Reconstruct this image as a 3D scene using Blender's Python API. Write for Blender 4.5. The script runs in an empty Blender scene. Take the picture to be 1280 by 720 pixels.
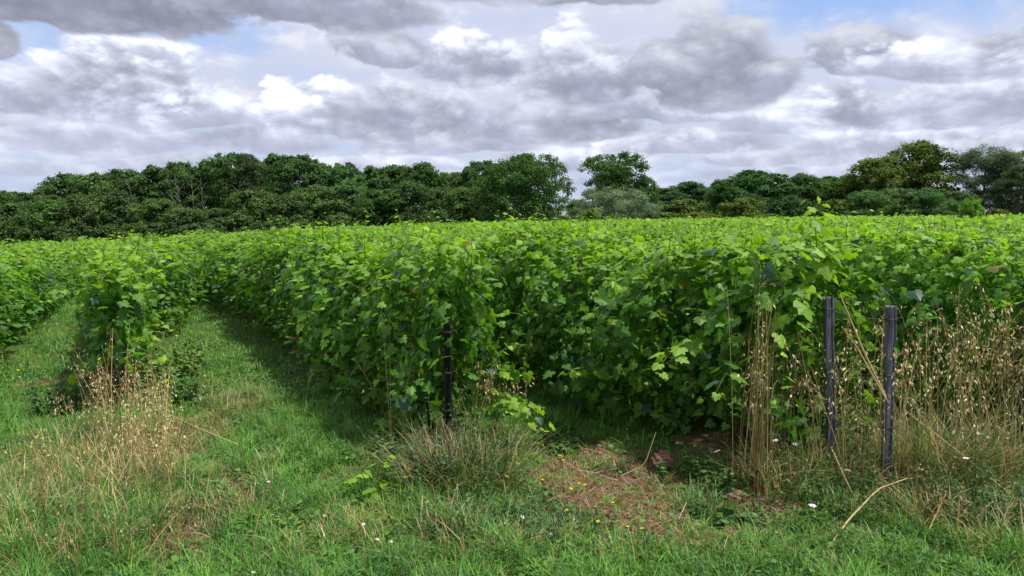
import bpy, math, random
import numpy as np
from mathutils import Vector

SC = bpy.context.scene
COL = SC.collection
random.seed(7)
RNG = np.random.default_rng(11)
rad = math.radians

# ------------------------------------------------------------------ camera
F = 931.0                     # focal length in pixels of a 1280 px wide frame
EYE = 1.65
PITCH = math.atan(90.0 / F)
cam_data = bpy.data.cameras.new("camera")
cam = bpy.data.objects.new("camera", cam_data)
COL.objects.link(cam)
cam.location = (0, 0, EYE)
cam.rotation_euler = (math.pi / 2 - PITCH, 0, 0)
cam_data.sensor_width = 36.0
cam_data.lens = 36.0 * F / 1280.0
cam_data.clip_start = 0.05
cam_data.clip_end = 5000
SC.camera = cam

# ------------------------------------------------------------------ light
SUN_EL, SUN_AZ = 67.0, 106.0   # azimuth: degrees to the right of the view direction
sd = bpy.data.lights.new("sun", 'SUN')
sd.energy = 3.7
sd.angle = rad(2.5)
sd.color = (1.0, 0.95, 0.86)
sun = bpy.data.objects.new("sun", sd)
COL.objects.link(sun)
S = Vector((math.cos(rad(SUN_EL)) * math.sin(rad(SUN_AZ)), math.cos(rad(SUN_EL)) * math.cos(rad(SUN_AZ)), math.sin(rad(SUN_EL))))
sun.rotation_euler = S.to_track_quat('Z', 'Y').to_euler()
sun.location = S * 40

SC.view_settings.view_transform = 'Standard'
SC.view_settings.look = 'None'
SC.view_settings.exposure = 0.68
SC.view_settings.gamma = 1.0
SC.view_settings.use_curve_mapping = False
SC.render.engine = 'CYCLES'
SC.cycles.max_bounces = 6
SC.cycles.diffuse_bounces = 3
SC.cycles.glossy_bounces = 2
SC.cycles.transmission_bounces = 4
SC.cycles.transparent_max_bounces = 4
SC.cycles.sample_clamp_indirect = 4.0


class NT:
    """small helper to write node trees as expressions"""
    def __init__(self, tree):
        self.t = tree

    def node(self, typ, **kw):
        n = self.t.nodes.new(typ)
        for k, v in kw.items():
            setattr(n, k, v)
        return n

    def put(self, sock, v):
        if isinstance(v, bpy.types.NodeSocket):
            self.t.links.new(v, sock)
        else:
            sock.default_value = v

    def m(self, op, a, b=0.0, c=0.0, clamp=False):
        n = self.node('ShaderNodeMath', operation=op)
        n.use_clamp = clamp
        for i, v in enumerate((a, b, c)):
            self.put(n.inputs[i], v)
        return n.outputs[0]

    def vm(self, op, a, b=(0, 0, 0), scale=None):
        n = self.node('ShaderNodeVectorMath', operation=op)
        self.put(n.inputs[0], a)
        self.put(n.inputs[1], b)
        if scale is not None:
            self.put(n.inputs[3], scale)
        return n.outputs[0]

    def sm(self, v, a, b, o0=0.0, o1=1.0):
        n = self.node('ShaderNodeMapRange', interpolation_type='SMOOTHSTEP')
        self.put(n.inputs['Value'], v)
        n.inputs['From Min'].default_value = a
        n.inputs['From Max'].default_value = b
        n.inputs['To Min'].default_value = o0
        n.inputs['To Max'].default_value = o1
        return n.outputs[0]

    def mix(self, fac, a, b, mode='MIX'):
        n = self.node('ShaderNodeMix', data_type='RGBA', blend_type=mode)
        n.clamp_factor = True
        self.put(n.inputs[0], fac)
        self.put(n.inputs[6], a)
        self.put(n.inputs[7], b)
        return n.outputs[2]

    def noise(self, vec, scale, detail=4.0, rough=0.5, dist=0.0):
        n = self.node('ShaderNodeTexNoise')
        if vec is not None:
            self.put(n.inputs['Vector'], vec)
        n.inputs['Scale'].default_value = scale
        n.inputs['Detail'].default_value = detail
        n.inputs['Roughness'].default_value = rough
        n.inputs['Distortion'].default_value = dist
        return n.outputs[0]

    def xyz(self, x, y, z):
        n = self.node('ShaderNodeCombineXYZ')
        for i, v in enumerate((x, y, z)):
            self.put(n.inputs[i], v)
        return n.outputs[0]

    def sep(self, v):
        n = self.node('ShaderNodeSeparateXYZ')
        self.put(n.inputs[0], v)
        return n.outputs

    def ramp(self, fac, stops):
        n = self.node('ShaderNodeValToRGB')
        cr = n.color_ramp
        while len(cr.elements) < len(stops):
            cr.elements.new(0.5)
        for e, (p, c) in zip(cr.elements, stops):
            e.position = p
            e.color = (*c, 1)
        self.put(n.inputs[0], fac)
        return n.outputs[0]


# ------------------------------------------------------------------ sky with clouds (world)
def build_world():
    w = bpy.data.worlds.new("World")
    SC.world = w
    w.use_nodes = True
    w.cycles.sampling_method = 'MANUAL'
    w.cycles.sample_map_resolution = 512
    t = w.node_tree
    t.nodes.clear()
    N = NT(t)
    out = N.node('ShaderNodeOutputWorld')
    bg = N.node('ShaderNodeBackground')
    t.links.new(bg.outputs[0], out.inputs[0])
    sky = N.node('ShaderNodeTexSky', sky_type='NISHITA')
    sky.sun_disc = False
    sky.sun_elevation = rad(SUN_EL)
    sky.sun_rotation = rad(SUN_AZ)
    sky.altitude = 50
    sky.air_density = 1.0
    sky.dust_density = 1.5
    K = 0.1                                   # background strength; cloud radiances are divided by it
    bg.inputs[1].default_value = K
    d = N.node('ShaderNodeTexCoord').outputs['Generated']
    x, y, z = N.sep(d)
    u = N.m('ARCTAN2', x, y)
    h = N.m('SQRT', N.m('ADD', N.m('MULTIPLY', x, x), N.m('MULTIPLY', y, y)))
    v = N.m('ARCTAN2', z, h)

    G_ = 0.80 / K

    def C(r, g, b):
        return (r * G_, g * G_, b * G_, 1)

    p0 = N.xyz(u, N.m('MULTIPLY', v, 1.7), 0.0)
    lit = (0.014, 0.030, 0)
    n1 = N.noise(p0, 7.0, 8, 0.50, 0.25)             # lumps
    n3 = N.noise(N.vm('ADD', p0, lit), 7.0, 8, 0.50, 0.25)
    q0 = N.vm('ADD', p0, (5.2, 1.3, 0.7))
    def puff(vec):
        n = N.node('ShaderNodeTexVoronoi', voronoi_dimensions='2D', feature='SMOOTH_F1', normalize=True)
        N.put(n.inputs['Vector'], vec)
        for k_, v_ in (('Scale', 15.0), ('Detail', 3.0), ('Roughness', 0.55), ('Lacunarity', 2.1), ('Smoothness', 0.35)):
            n.inputs[k_].default_value = v_
        return N.m('SUBTRACT', 1.0, n.outputs['Distance'])
    q0 = N.vm('ADD', q0, N.xyz(N.m('MULTIPLY', n1, 0.10), N.m('MULTIPLY', n1, -0.07), 0.0))
    n2 = puff(q0)                                     # billows
    n4 = puff(N.vm('ADD', q0, (0.007, 0.016, 0)))
    n5 = N.noise(N.vm('ADD', p0, (1.7, 8.1, 2.0)), 3.0, 5, 0.5, 0.0)   # broad
    # differences of the same lumps a little towards the light: lit and shaded sides
    rel = N.m('ADD', N.m('MULTIPLY', N.m('SUBTRACT', n1, n3), 2.2), N.m('MULTIPLY', N.m('SUBTRACT', n2, n4), 1.5))
    na = N.m('SUBTRACT', n1, 0.5)
    nb = N.m('SUBTRACT', n2, 0.70)
    nc = N.m('SUBTRACT', n5, 0.5)
    pert = N.m('ADD', N.m('MULTIPLY', na, 2.8), N.m('MULTIPLY', nb, 2.2))
    uw = N.m('ADD', u, N.m('ADD', N.m('MULTIPLY', nb, 0.05), N.m('MULTIPLY', nc, 0.06)))
    vw = N.m('ADD', v, N.m('ADD', N.m('MULTIPLY', na, 0.03), N.m('MULTIPLY', nc, 0.03)))

    # layer 0: blue sky; layer 1: pale veil with holes and faint lumps
    col = N.mix(0.6, sky.outputs[0], C(0.27, 0.43, 0.80))
    st = N.noise(N.xyz(N.m('MULTIPLY', u, 2.2), N.m('MULTIPLY', v, 7.0), 3.0), 2.4, 8, 0.58, 0.4)
    veil = N.sm(N.m('ADD', st, N.m('MULTIPLY', na, 0.5)), 0.28, 0.60)

    def blob(px, py, rx, ry):
        a = N.m('DIVIDE', N.m('SUBTRACT', uw, math.atan((px - 640) / F)), rx / F)
        b = N.m('DIVIDE', N.m('SUBTRACT', vw, (270 - py) / F), ry / F)
        return N.m('SQRT', N.m('ADD', N.m('MULTIPLY', a, a), N.m('MULTIPLY', b, b)))
    hole = 1.0
    for (px, py, rx, ry, k) in ((1120, 20, 220, 55, 0.95), (1000, 28, 120, 26, 0.5), (270, 72, 75, 24, 0.6), (60, 92, 95, 26, 0.6), (30, 225, 260, 30, 0.35), (830, 225, 200, 22, 0.25)):
        e = N.m('ADD', blob(px, py, rx, ry), N.m('MULTIPLY', pert, 0.40))
        hole = N.m('MULTIPLY', hole, N.sm(e, 0.35, 1.25, 1.0 - k, 1.0))
    hor = N.sm(v, 0.0, 0.25)
    veilc = N.mix(hor, C(0.47, 0.52, 0.65), C(0.55, 0.57, 0.68))
    veilc = N.mix(N.sm(N.m('ADD', st, N.m('MULTIPLY', rel, 0.5)), 0.45, 0.75), veilc, C(0.66, 0.67, 0.76))
    vf = N.m('MULTIPLY', N.m('ADD', N.m('MULTIPLY', veil, 0.28), 0.70), hole)
    col = N.mix(vf, col, veilc)

    # cumulus: (px, base_py, half width, height above base, depth below, base tone, top tone, density)
    CL = [
        # low far banks
        (20, 222, 170, 12, 8, .43, .58, .8), (620, 226, 220, 14, 8, .45, .68, .8), (1000, 226, 240, 14, 8, .45, .68, .8), (300, 226, 160, 12, 8, .44, .62, .8),
        (250, 210, 140, 18, 9, .43, .66, .85), (470, 208, 140, 20, 9, .43, .74, .9), (680, 207, 110, 26, 10, .42, .86, .9), (760, 199, 60, 26, 9, .45, .98, .9), (960, 208, 130, 24, 10, .42, .80, .9),
        (110, 190, 180, 24, 12, .41, .68, .9), (330, 184, 130, 26, 12, .40, .76, .9), (560, 184, 160, 30, 12, .39, .80, .95),
        (1120, 197, 150, 28, 10, .41, .82, .95), (1260, 203, 120, 22, 10, .42, .74, .9), (860, 190, 130, 28, 11, .40, .82, .95),
        # middle
        (25, 157, 95, 42, 14, .38, .80, .95), (245, 162, 80, 36, 12, .39, .90, .9), (400, 162, 90, 60, 14, .38, 1.0, .95),
        (510, 168, 140, 68, 16, .33, .70, 1.0), (710, 168, 180, 48, 16, .31, .60, 1.0), (800, 150, 120, 38, 12, .37, .88, .85),
        (1040, 167, 90, 56, 14, .36, .95, 1.0), (1200, 164, 160, 46, 14, .37, .74, 1.0), (960, 167, 80, 42, 12, .36, .80, .9),
        # nearer ones
        (168, 142, 100, 80, 20, .36, .96, 1.0), (585, 100, 100, 56, 18, .38, .86, 1.0), (475, 82, 70, 40, 16, .33, .55, .95), (735, 122, 110, 92, 22, .36, .80, 1.0), (885, 120, 130, 92, 24, .30, .50, 1.0),
        (1065, 100, 80, 44, 20, .32, .54, 1.0), (1200, 114, 150, 40, 18, .38, .84, 1.0), (1300, 104, 70, 74, 18, .42, .94, 1.0),
        # dark roof of cloud along the top
        (110, 58, 260, 110, 24, .245, .40, 1.0), (380, 38, 200, 100, 24, .29, .48, 1.0), (0, 96, 40, 34, 14, .25, .36, 1.0), (720, 10, 120, 40, 14, .29, .46, 1.0),
        (600, 8, 160, 50, 18, .44, .62, .8),
    ]
    # places where the sun catches the crests
    spot = 0.0
    for (px, py, rx, ry, k) in ((185, 88, 48, 24, 1.0), (390, 126, 42, 20, 1.1), (240, 146, 34, 14, .8), (575, 62, 46, 18, .8), (690, 46, 30, 26, .8), (820, 108, 26, 18, .8), (1040, 146, 40, 22, 1.0), (1290, 40, 50, 26, 1.0),
                                (742, 192, 20, 14, 1.2), (590, 150, 14, 10, 1.0), (1175, 78, 80, 18, .7), (960, 184, 26, 12, .8), (30, 138, 36, 14, .7), (860, 168, 50, 12, .6), (1100, 175, 60, 12, .6), (480, 120, 30, 10, .6), (1230, 140, 60, 12, .5)):
        e = blob(px, py, rx, ry)
        spot = N.m('ADD', spot, N.sm(e, 1.5, 0.2, 0.0, k))
    spot = N.m('MULTIPLY', spot, N.sm(N.m('ADD', pert, rel), -0.35, 0.55))
    shade = N.m('ADD', 1.0, N.m('ADD', N.m('MULTIPLY', nb, 0.9), N.m('MULTIPLY', na, 1.0)))
    for (px, py, rx, up, dn, c0, c1, den) in CL:
        c0 = c0 * .84 + .08 + (.035 if py > 145 else 0)
        rx = rx * .86
        a = N.m('DIVIDE', N.m('SUBTRACT', uw, math.atan((px - 640) / F)), rx / F)
        b = N.m('SUBTRACT', vw, (270 - py) / F)
        bu = N.m('DIVIDE', N.m('MAXIMUM', b, 0.0), up / F)
        bd = N.m('DIVIDE', N.m('MINIMUM', b, 0.0), dn / F)
        r = N.m('SQRT', N.m('ADD', N.m('MULTIPLY', a, a), N.m('ADD', N.m('MULTIPLY', bu, bu), N.m('MULTIPLY', bd, bd))))
        e = N.m('ADD', N.m('SUBTRACT', 1.0, r), N.m('MULTIPLY', pert, 0.50))
        al = N.m('MULTIPLY', N.sm(e, 0.0, 0.28), den)
        tt = N.m('ADD', N.m('ADD', N.m('MULTIPLY', bu, 0.80), N.m('MULTIPLY', spot, 0.38)), N.m('ADD', rel, N.m('MULTIPLY', N.m('SUBTRACT', 0.6, e), 0.22)))
        tone = N.sm(tt, -0.15, 1.15)
        cc = N.mix(tone, C(c0 * 0.90, c0 * 0.95, c0 * 1.23), C(c1 * .93, c1 * .97, c1 * 1.10))
        col = N.mix(al, col, N.vm('SCALE', cc, (0, 0, 0), shade))
    t.links.new(col, bg.inputs[0])


build_world()

# ------------------------------------------------------------------ terrain
def T(x, y):
    """ground height: the field falls gently away and to the left"""
    x = np.asarray(x, float); y = np.asarray(y, float)
    q = np.clip(y, 0, 160) / 100.0
    xx = np.clip(x, -110, 110)
    xr, xl = np.maximum(xx, 0), np.maximum(-xx, 0)
    far = q * (-0.8 + 0.0272 * xr - 0.000194 * xr * xr) - 0.056 * xl * xl / (xl + 8.0)
    near = 0.025 * np.sin(x * 2.1 + 0.5) * np.cos(y * 1.7) + 0.015 * np.sin(x * 5.3 + y * 4.1)
    return far + near * np.clip(1 - y / 60.0, 0, 1)


CP, SP = math.cos(PITCH), math.sin(PITCH)

def ray(px, py):
    a, b = (px - 640) / F, (360 - py) / F
    return Vector((a, CP + b * SP, -SP + b * CP))

def at(px, py, Y):
    d = ray(px, py)
    return Vector((0, 0, EYE)) + d * (Y / d.y)

def ground(px, py, h=0.0):
    """where the line through a pixel of the photograph meets the ground raised by h"""
    d = ray(px, py)
    s = (EYE - h) / -d.z
    for _ in range(8):
        p = d * s
        s = (EYE - h - float(T(p.x, p.y))) / -d.z
    p = d * s
    return Vector((p.x, p.y, float(T(p.x, p.y))))


RD = np.array((-0.4430, 0.8965))      # direction of the vine rows
RN = np.array((0.8965, 0.4430))       # across the rows

def rown(k):
    return 1.95 + 2.0 * k - (0.24 if k < 0 else 0.0)

def rowpt(n, s):
    return n * RN[0] + s * RD[0], n * RN[1] + s * RD[1]

# ------------------------------------------------------------------ mesh helpers
def mesh_np(name, V, faces, mat, tint=None, smooth=False):
    """V (n,3); faces: list of (m,k) int arrays"""
    me = bpy.data.meshes.new(name)
    V = np.ascontiguousarray(V, np.float32)
    me.vertices.add(len(V))
    me.vertices.foreach_set('co', V.ravel())
    idx = np.concatenate([f.ravel() for f in faces]).astype(np.int32)
    tot = np.concatenate([np.full(len(f), f.shape[1], np.int32) for f in faces])
    start = np.concatenate(([0], np.cumsum(tot)[:-1])).astype(np.int32)
    me.loops.add(len(idx))
    me.loops.foreach_set('vertex_index', idx)
    me.polygons.add(len(tot))
    me.polygons.foreach_set('loop_start', start)
    me.polygons.foreach_set('use_smooth', np.full(len(tot), smooth, bool))
    if tint is not None:
        at_ = me.attributes.new('tint', 'FLOAT_COLOR', 'POINT')
        c = np.ones((len(V), 4), np.float32)
        c[:, :3] = tint
        at_.data.foreach_set('color', c.ravel())
    me.update(calc_edges=True)
    me.validate()
    if mat:
        me.materials.append(mat)
    return me

def unit(a):
    return a / np.maximum(np.linalg.norm(a, axis=-1, keepdims=True), 1e-9)

# leaf shapes (x across, y along, z off the blade), petiole at the origin
_o = [(0, .04), (.22, -.17), (.40, -.08), (.52, .14), (.36, .24), (.47, .52), (.24, .52), (.16, .72), (0, .92)]
_out = _o + [(-x, y) for x, y in _o[-2:0:-1]]
GRAPE_V = np.array([(0, .26, .05)] + [(x, y, -.16 * abs(x) - .10 * max(0, y - .4)) for x, y in _out])
_k = len(_out)
GRAPE_F = np.array([(0, 1 + (i + 1) % _k, 1 + i) for i in range(_k)])
GRAPE = (GRAPE_V, GRAPE_F)
LEAF6 = (np.array([(0, -.05, 0), (.5, .08, -.10), (.36, .55, -.12), (0, .9, -.05), (-.36, .55, -.12), (-.5, .08, -.10), (0, .3, .04)]),
         np.array([(6, 0, 1), (6, 1, 2), (6, 2, 3), (6, 3, 4), (6, 4, 5), (6, 5, 0)]))
QUAD = (np.array([(-.5, 0, -.08), (0, -.12, .05), (.5, 0, -.08), (.30, .75, -.08), (-.30, .75, -.08)]), np.array([(0, 1, 2, 3, 4)]))
LANCE = (np.array([(0, 0, 0), (.16, .35, -.03), (0, 1, -.12), (-.16, .35, -.03)]), np.array([(0, 1, 2, 3)]))
TUFT = (np.array([(0, -.1, 0), (.45, .15, -.1), (.30, .6, .05), (0, .85, -.12), (-.36, .55, .06), (-.42, .12, -.08)]), np.array([(0, 1, 2, 3, 4, 5)]))

def leaves_geo(P, Nn, D, Sz, shape):
    Nn = unit(Nn)
    side = unit(np.cross(D, Nn))
    D = np.cross(Nn, side)
    tv, tf = shape
    Sz = np.asarray(Sz)[:, None, None]
    V = P[:, None] + Sz * (tv[None, :, 0, None] * side[:, None] + tv[None, :, 1, None] * D[:, None] + tv[None, :, 2, None] * Nn[:, None])
    k = len(tv)
    Fc = (tf[None] + (np.arange(len(P)) * k)[:, None, None]).reshape(-1, tf.shape[1])
    return V.reshape(-1, 3), Fc, k

class Geo:
    """collects pieces of one mesh"""
    def __init__(self):
        self.v, self.f, self.c, self.n = [], {}, [], 0
    def add(self, V, Fc, col):
        V = np.asarray(V, float)
        Fc = np.asarray(Fc)
        self.v.append(V)
        self.f.setdefault(Fc.shape[1], []).append(Fc + self.n)
        self.n += len(V)
        c = np.asarray(col, float)
        self.c.append(np.broadcast_to(c, V.shape).copy())
    def leaves(self, P, Nn, D, Sz, shape, col):
        if len(P) == 0:
            return
        V, Fc, k = leaves_geo(P, Nn, D, Sz, shape)
        col = np.broadcast_to(np.asarray(col, float), (len(P), 3))
        self.add(V, Fc, np.repeat(col, k, axis=0))
    def tube(self, pts, radii, seg=6, col=(.1, .08, .06), wob=0.0):
        pts = np.asarray(pts, float)
        n = len(pts)
        radii = np.broadcast_to(np.asarray(radii, float), (n,))
        tan = unit(np.gradient(pts, axis=0))
        ref = np.array((1.0, .13, .07)) if abs(tan[:, 2]).mean() > .7 else np.array((0, 0, 1.0))
        a = unit(np.cross(tan, ref)); b = np.cross(tan, a)
        th = np.linspace(0, 2 * np.pi, seg, endpoint=False)
        rr = radii[:, None] * (1 + wob * RNG.normal(size=(n, seg)))
        V = pts[:, None] + rr[..., None] * (np.cos(th)[None, :, None] * a[:, None] + np.sin(th)[None, :, None] * b[:, None])
        V = V.reshape(-1, 3)
        i = np.arange(n - 1)[:, None] * seg; j = np.arange(seg)[None]
        j2 = (j + 1) % seg
        Fc = np.stack((i + j, i + j2, i + seg + j2, i + seg + j), -1).reshape(-1, 4)
        self.add(V, Fc, col)
        c0 = len(V)
        self.add(np.vstack((V[-seg:], pts[-1:])), np.array([(k, (k + 1) % seg, seg) for k in range(seg)]), col)
        self.add(np.vstack((V[:seg], pts[:1])), np.array([((k + 1) % seg, k, seg) for k in range(seg)]), col)
    def mesh(self, name, mat, smooth=False):
        V = np.concatenate(self.v)
        return mesh_np(name, V, [np.concatenate(f) for f in self.f.values()], mat, np.concatenate(self.c), smooth)

def link(name, me, parent=None, loc=None, rz=0.0):
    o = bpy.data.objects.new(name, me)
    COL.objects.link(o)
    if parent is not None:
        o.parent = parent
    if loc is not None:
        o.location = loc
    if rz:
        o.rotation_euler = (0, 0, rz)
    return o

def tag(o, label=None, cat=None, group=None, kind=None):
    for k, v in (('label', label), ('category', cat), ('group', group), ('kind', kind)):
        if v:
            o[k] = v
    return o

def thing(name, label, cat, loc, rz=0.0, group=None):
    o = link(name, None, None, loc, rz)
    o.empty_display_size = 0.2
    return tag(o, label, cat, group)

ORD = ['first', 'second', 'third', 'fourth', 'fifth', 'sixth', 'seventh', 'eighth', 'ninth', 'tenth', 'eleventh', 'twelfth', 'thirteenth', 'fourteenth',
       'fifteenth', 'sixteenth', 'seventeenth', 'eighteenth', 'nineteenth', 'twentieth', 'twenty-first', 'twenty-second', 'twenty-third', 'twenty-fourth',
       'twenty-fifth', 'twenty-sixth', 'twenty-seventh', 'twenty-eighth', 'twenty-ninth', 'thirtieth']

# ------------------------------------------------------------------ materials
def mat_leaf(name, trans=0.35, rough=0.5, spec=0.35, vary=0.12, tgain=(1.5, 1.7, 0.7), use_color=False):
    m = bpy.data.materials.new(name)
    m.use_nodes = True
    t = m.node_tree
    t.nodes.clear()
    N = NT(t)
    out = N.node('ShaderNodeOutputMaterial')
    at_ = N.node('ShaderNodeAttribute', attribute_name='tint')
    info = N.node('ShaderNodeObjectInfo')
    c = at_.outputs['Color']
    k = N.m('MULTIPLY_ADD', info.outputs['Random'], 2 * vary, 1 - vary)
    c = N.vm('SCALE', c, (0, 0, 0), k)
    if use_color:
        c = N.vm('MULTIPLY', c, info.outputs['Color'])
    pb = N.node('ShaderNodeBsdfPrincipled')
    pb.inputs['Roughness'].default_value = rough
    pb.inputs['Specular IOR Level'].default_value = spec
    t.links.new(c, pb.inputs['Base Color'])
    if trans > 0:
        tr = N.node('ShaderNodeBsdfTranslucent')
        t.links.new(N.vm('MULTIPLY', c, tgain), tr.inputs[0])
        mx = N.node('ShaderNodeMixShader')
        mx.inputs[0].default_value = trans
        t.links.new(pb.outputs[0], mx.inputs[1])
        t.links.new(tr.outputs[0], mx.inputs[2])
        t.links.new(mx.outputs[0], out.inputs[0])
    else:
        t.links.new(pb.outputs[0], out.inputs[0])
    return m

def mat_bark(name, c1, c2, scale=30.0, rough=0.85, stretch=0.15):
    m = bpy.data.materials.new(name)
    m.use_nodes = True
    t = m.node_tree
    N = NT(t)
    pb = t.nodes['Principled BSDF']
    co = N.node('ShaderNodeTexCoord').outputs['Object']
    v = N.vm('MULTIPLY', co, (1, 1, stretch))
    n = N.noise(v, scale, 6, 0.65)
    t.links.new(N.ramp(n, [(0.3, c1), (0.7, c2)]), pb.inputs['Base Color'])
    pb.inputs['Roughness'].default_value = rough
    pb.inputs['Specular IOR Level'].default_value = 0.2
    bu = N.node('ShaderNodeBump')
    bu.inputs['Strength'].default_value = 0.6
    bu.inputs['Distance'].default_value = 0.01
    t.links.new(n, bu.inputs['Height'])
    t.links.new(bu.outputs[0], pb.inputs['Normal'])
    return m

M_VINE = mat_leaf('vine_leaf', 0.42, 0.48, 0.32, 0.14, (1.7, 1.75, 0.6))
M_GRASS = mat_leaf('grass_blade', 0.30, 0.5, 0.3, 0.0, (1.3, 1.3, 0.7))
M_DRY = mat_leaf('dry_stem', 0.25, 0.6, 0.2, 0.0, (1.1, 1.05, 0.9))
M_WEED = mat_leaf('weed_leaf', 0.32, 0.5, 0.3, 0.10, (1.4, 1.5, 0.7))
M_TREE = mat_leaf('tree_leaf', 0.28, 0.6, 0.2, 0.10, (1.4, 1.6, 0.7), use_color=True)
M_PETAL = mat_leaf('petal', 0.3, 0.6, 0.1, 0.0, (1.0, 1.0, 1.0))
M_VBARK = mat_bark('vine_bark', (.045, .033, .025), (.14, .11, .085), 60)
M_BARK = mat_bark('tree_bark', (.05, .045, .04), (.16, .14, .12), 6)
M_DEAD = mat_bark('dead_wood', (.10, .095, .08), (.20, .19, .165), 6)

# ------------------------------------------------------------------ ground sheet
BARE = [  # (x, y, rx, ry, amount) worn or bare places
    (0.62, 4.65, 0.75, 0.80, 1.0), (0.80, 4.12, 0.62, 0.40, 1.0), (0.70, 3.85, 0.55, 0.25, 0.85), (1.08, 3.86, 0.40, 0.20, 0.85), (1.3, 4.2, 0.6, 0.28, 0.95), (1.6, 3.9, 0.45, 0.16, 0.65), (0.45, 5.3, 0.5, 0.5, .9), (-1.72, 4.15, 0.22, 0.95, 0.75), (-2.45, 5.5, 0.35, 0.75, 0.75),
    (-1.12, 4.75, 0.30, 0.22, 0.7), (0.95, 5.15, 0.9, 0.45, 0.9), (1.75, 4.45, 0.5, 0.22, 0.8), (-5.0, 8.2, 0.8, 0.45, 0.6), (2.6, 3.95, 0.6, 0.2, 0.5),
    (-0.45, 3.75, 0.22, 0.18, 0.6), (0.0, 4.25, 0.2, 0.25, 0.45), (-4.1, 6.9, 0.6, 0.3, 0.4)]

def wob(x, y, k=1.0):
    return (np.sin(x * 3.1 * k + 1.3) * np.cos(y * 2.7 * k) + .6 * np.sin(x * 7.3 * k + y * 5.1 * k) + .4 * np.sin(y * 13.7 * k - x * 11.2 * k)) / 2.0

def bare(x, y):
    b = np.zeros_like(x, dtype=float)
    for cx, cy, rx, ry, a in BARE:
        r = np.sqrt(((x - cx) / rx) ** 2 + ((y - cy) / ry) ** 2) + 0.35 * wob(x, y, 2.2)
        b = np.maximum(b, a * np.clip(1.5 - r * 1.1, 0, 1))
    return b

def rowmask(x, y):
    """1 under a vine row, 0 half way between two"""
    n = x * RN[0] + y * RN[1]
    s = x * RD[0] + y * RD[1]
    k = np.where(n < 1.0, (n - 1.71) / 2.0, (n - 1.95) / 2.0)
    dd = np.abs(k - np.round(k)) * 2.0
    started = np.clip((s - (5.04 - (n - 1.95)) - 0.2) / 0.5, 0, 1)
    return np.clip(1.0 - (dd - 0.28) / 0.25, 0, 1) * started

def build_ground():
    def axis(lo, hi, parts):
        a = []
        for s, e, st in parts:
            a.append(np.arange(s, e, st))
        return np.unique(np.concatenate(a + [np.array([hi])]))
    xs = axis(0, 900, [(-900, -120, 60), (-120, -30, 5), (-30, -7, .8), (-7, 5, .06), (5, 30, .8), (30, 120, 5), (120, 900, 60)])
    ys = axis(0, 1600, [(-60, 0, 6), (0, 2.6, .4), (2.6, 10, .06), (10, 30, .6), (30, 160, 4), (160, 1600, 80)])
    X, Y = np.meshgrid(xs, ys)
    Z = T(X, Y)
    b = bare(X, Y)
    rm = rowmask(X, Y)
    Z = Z + 0.05 * rm * (Y < 12) - 0.02 * b + 0.012 * wob(X, Y, 4.0) * (Y < 10)
    V = np.stack((X, Y, Z), -1).reshape(-1, 3)
    nx, ny = len(xs), len(ys)
    i = np.arange(ny - 1)[:, None] * nx + np.arange(nx - 1)[None]
    Fc = np.stack((i, i + 1, i + nx + 1, i + nx), -1).reshape(-1, 4)
    tint = np.stack((np.maximum(b, rm * .45), rm, b), -1).reshape(-1, 3)
    m = bpy.data.materials.new('soil_and_turf')
    m.use_nodes = True
    N = NT(m.node_tree)
    pb = m.node_tree.nodes['Principled BSDF']
    a = N.node('ShaderNodeAttribute', attribute_name='tint').outputs['Color']
    r, g, _ = N.sep(a)
    co = N.node('ShaderNodeTexCoord').outputs['Object']
    nf = N.noise(co, 38, 6, 0.7)
    nm = N.noise(co, 5, 5, 0.6)
    nl = N.noise(co, 0.5, 3, 0.5)
    soil = N.ramp(nf, [(0.28, (.060, .030, .020)), (0.5, (.165, .088, .055)), (0.72, (.30, .185, .12))])
    straw = N.ramp(N.noise(N.vm('MULTIPLY', co, (1, .35, 1)), 60, 4, 0.7), [(0.35, (.10, .065, .04)), (0.65, (.34, .25, .15))])
    soil = N.mix(N.sm(nm, 0.50, 0.68), soil, straw)
    turf = N.ramp(nf, [(0.25, (.022, .050, .012)), (0.5, (.050, .110, .022)), (0.75, (.11, .17, .045))])
    turf = N.mix(N.sm(nl, 0.4, 0.7), turf, N.ramp(nf, [(0.3, (.05, .06, .02)), (0.7, (.17, .17, .06))]))
    fac = N.sm(N.m('ADD', r, N.m('MULTIPLY', N.m('SUBTRACT', nm, 0.5), 1.0)), 0.30, 0.62)
    m.node_tree.links.new(N.mix(fac, turf, soil), pb.inputs['Base Color'])
    pb.inputs['Roughness'].default_value = 0.95
    pb.inputs['Specular IOR Level'].default_value = 0.1
    bu = N.node('ShaderNodeBump')
    bu.inputs['Strength'].default_value = 0.9
    bu.inputs['Distance'].default_value = 0.03
    m.node_tree.links.new(nf, bu.inputs['Height'])
    m.node_tree.links.new(bu.outputs[0], pb.inputs['Normal'])
    me = mesh_np('ground', V, [Fc], m, tint, True)
    tag(link('ground', me), None, None, None, 'structure')

build_ground()

# ------------------------------------------------------------------ grass (uncountable: stuff)
DRYZ = [  # straw coloured places
    (-2.7, 5.6, 0.42, 0.75, 1.0), (-3.1, 4.5, 0.9, 0.9, 0.42), (-1.75, 4.3, 0.24, 0.8, 0.5), (0.6, 4.5, .7, .7, .40), (0.2, 3.7, 1.1, 0.3, .28),
    (2.6, 4.4, 0.9, 0.5, .45), (-2.5, 6.6, .35, .6, .6), (-0.6, 5.0, .35, .35, .8), (1.7, 4.75, .5, .3, .8), (-0.9, 3.9, .35, .3, .4)]

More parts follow.
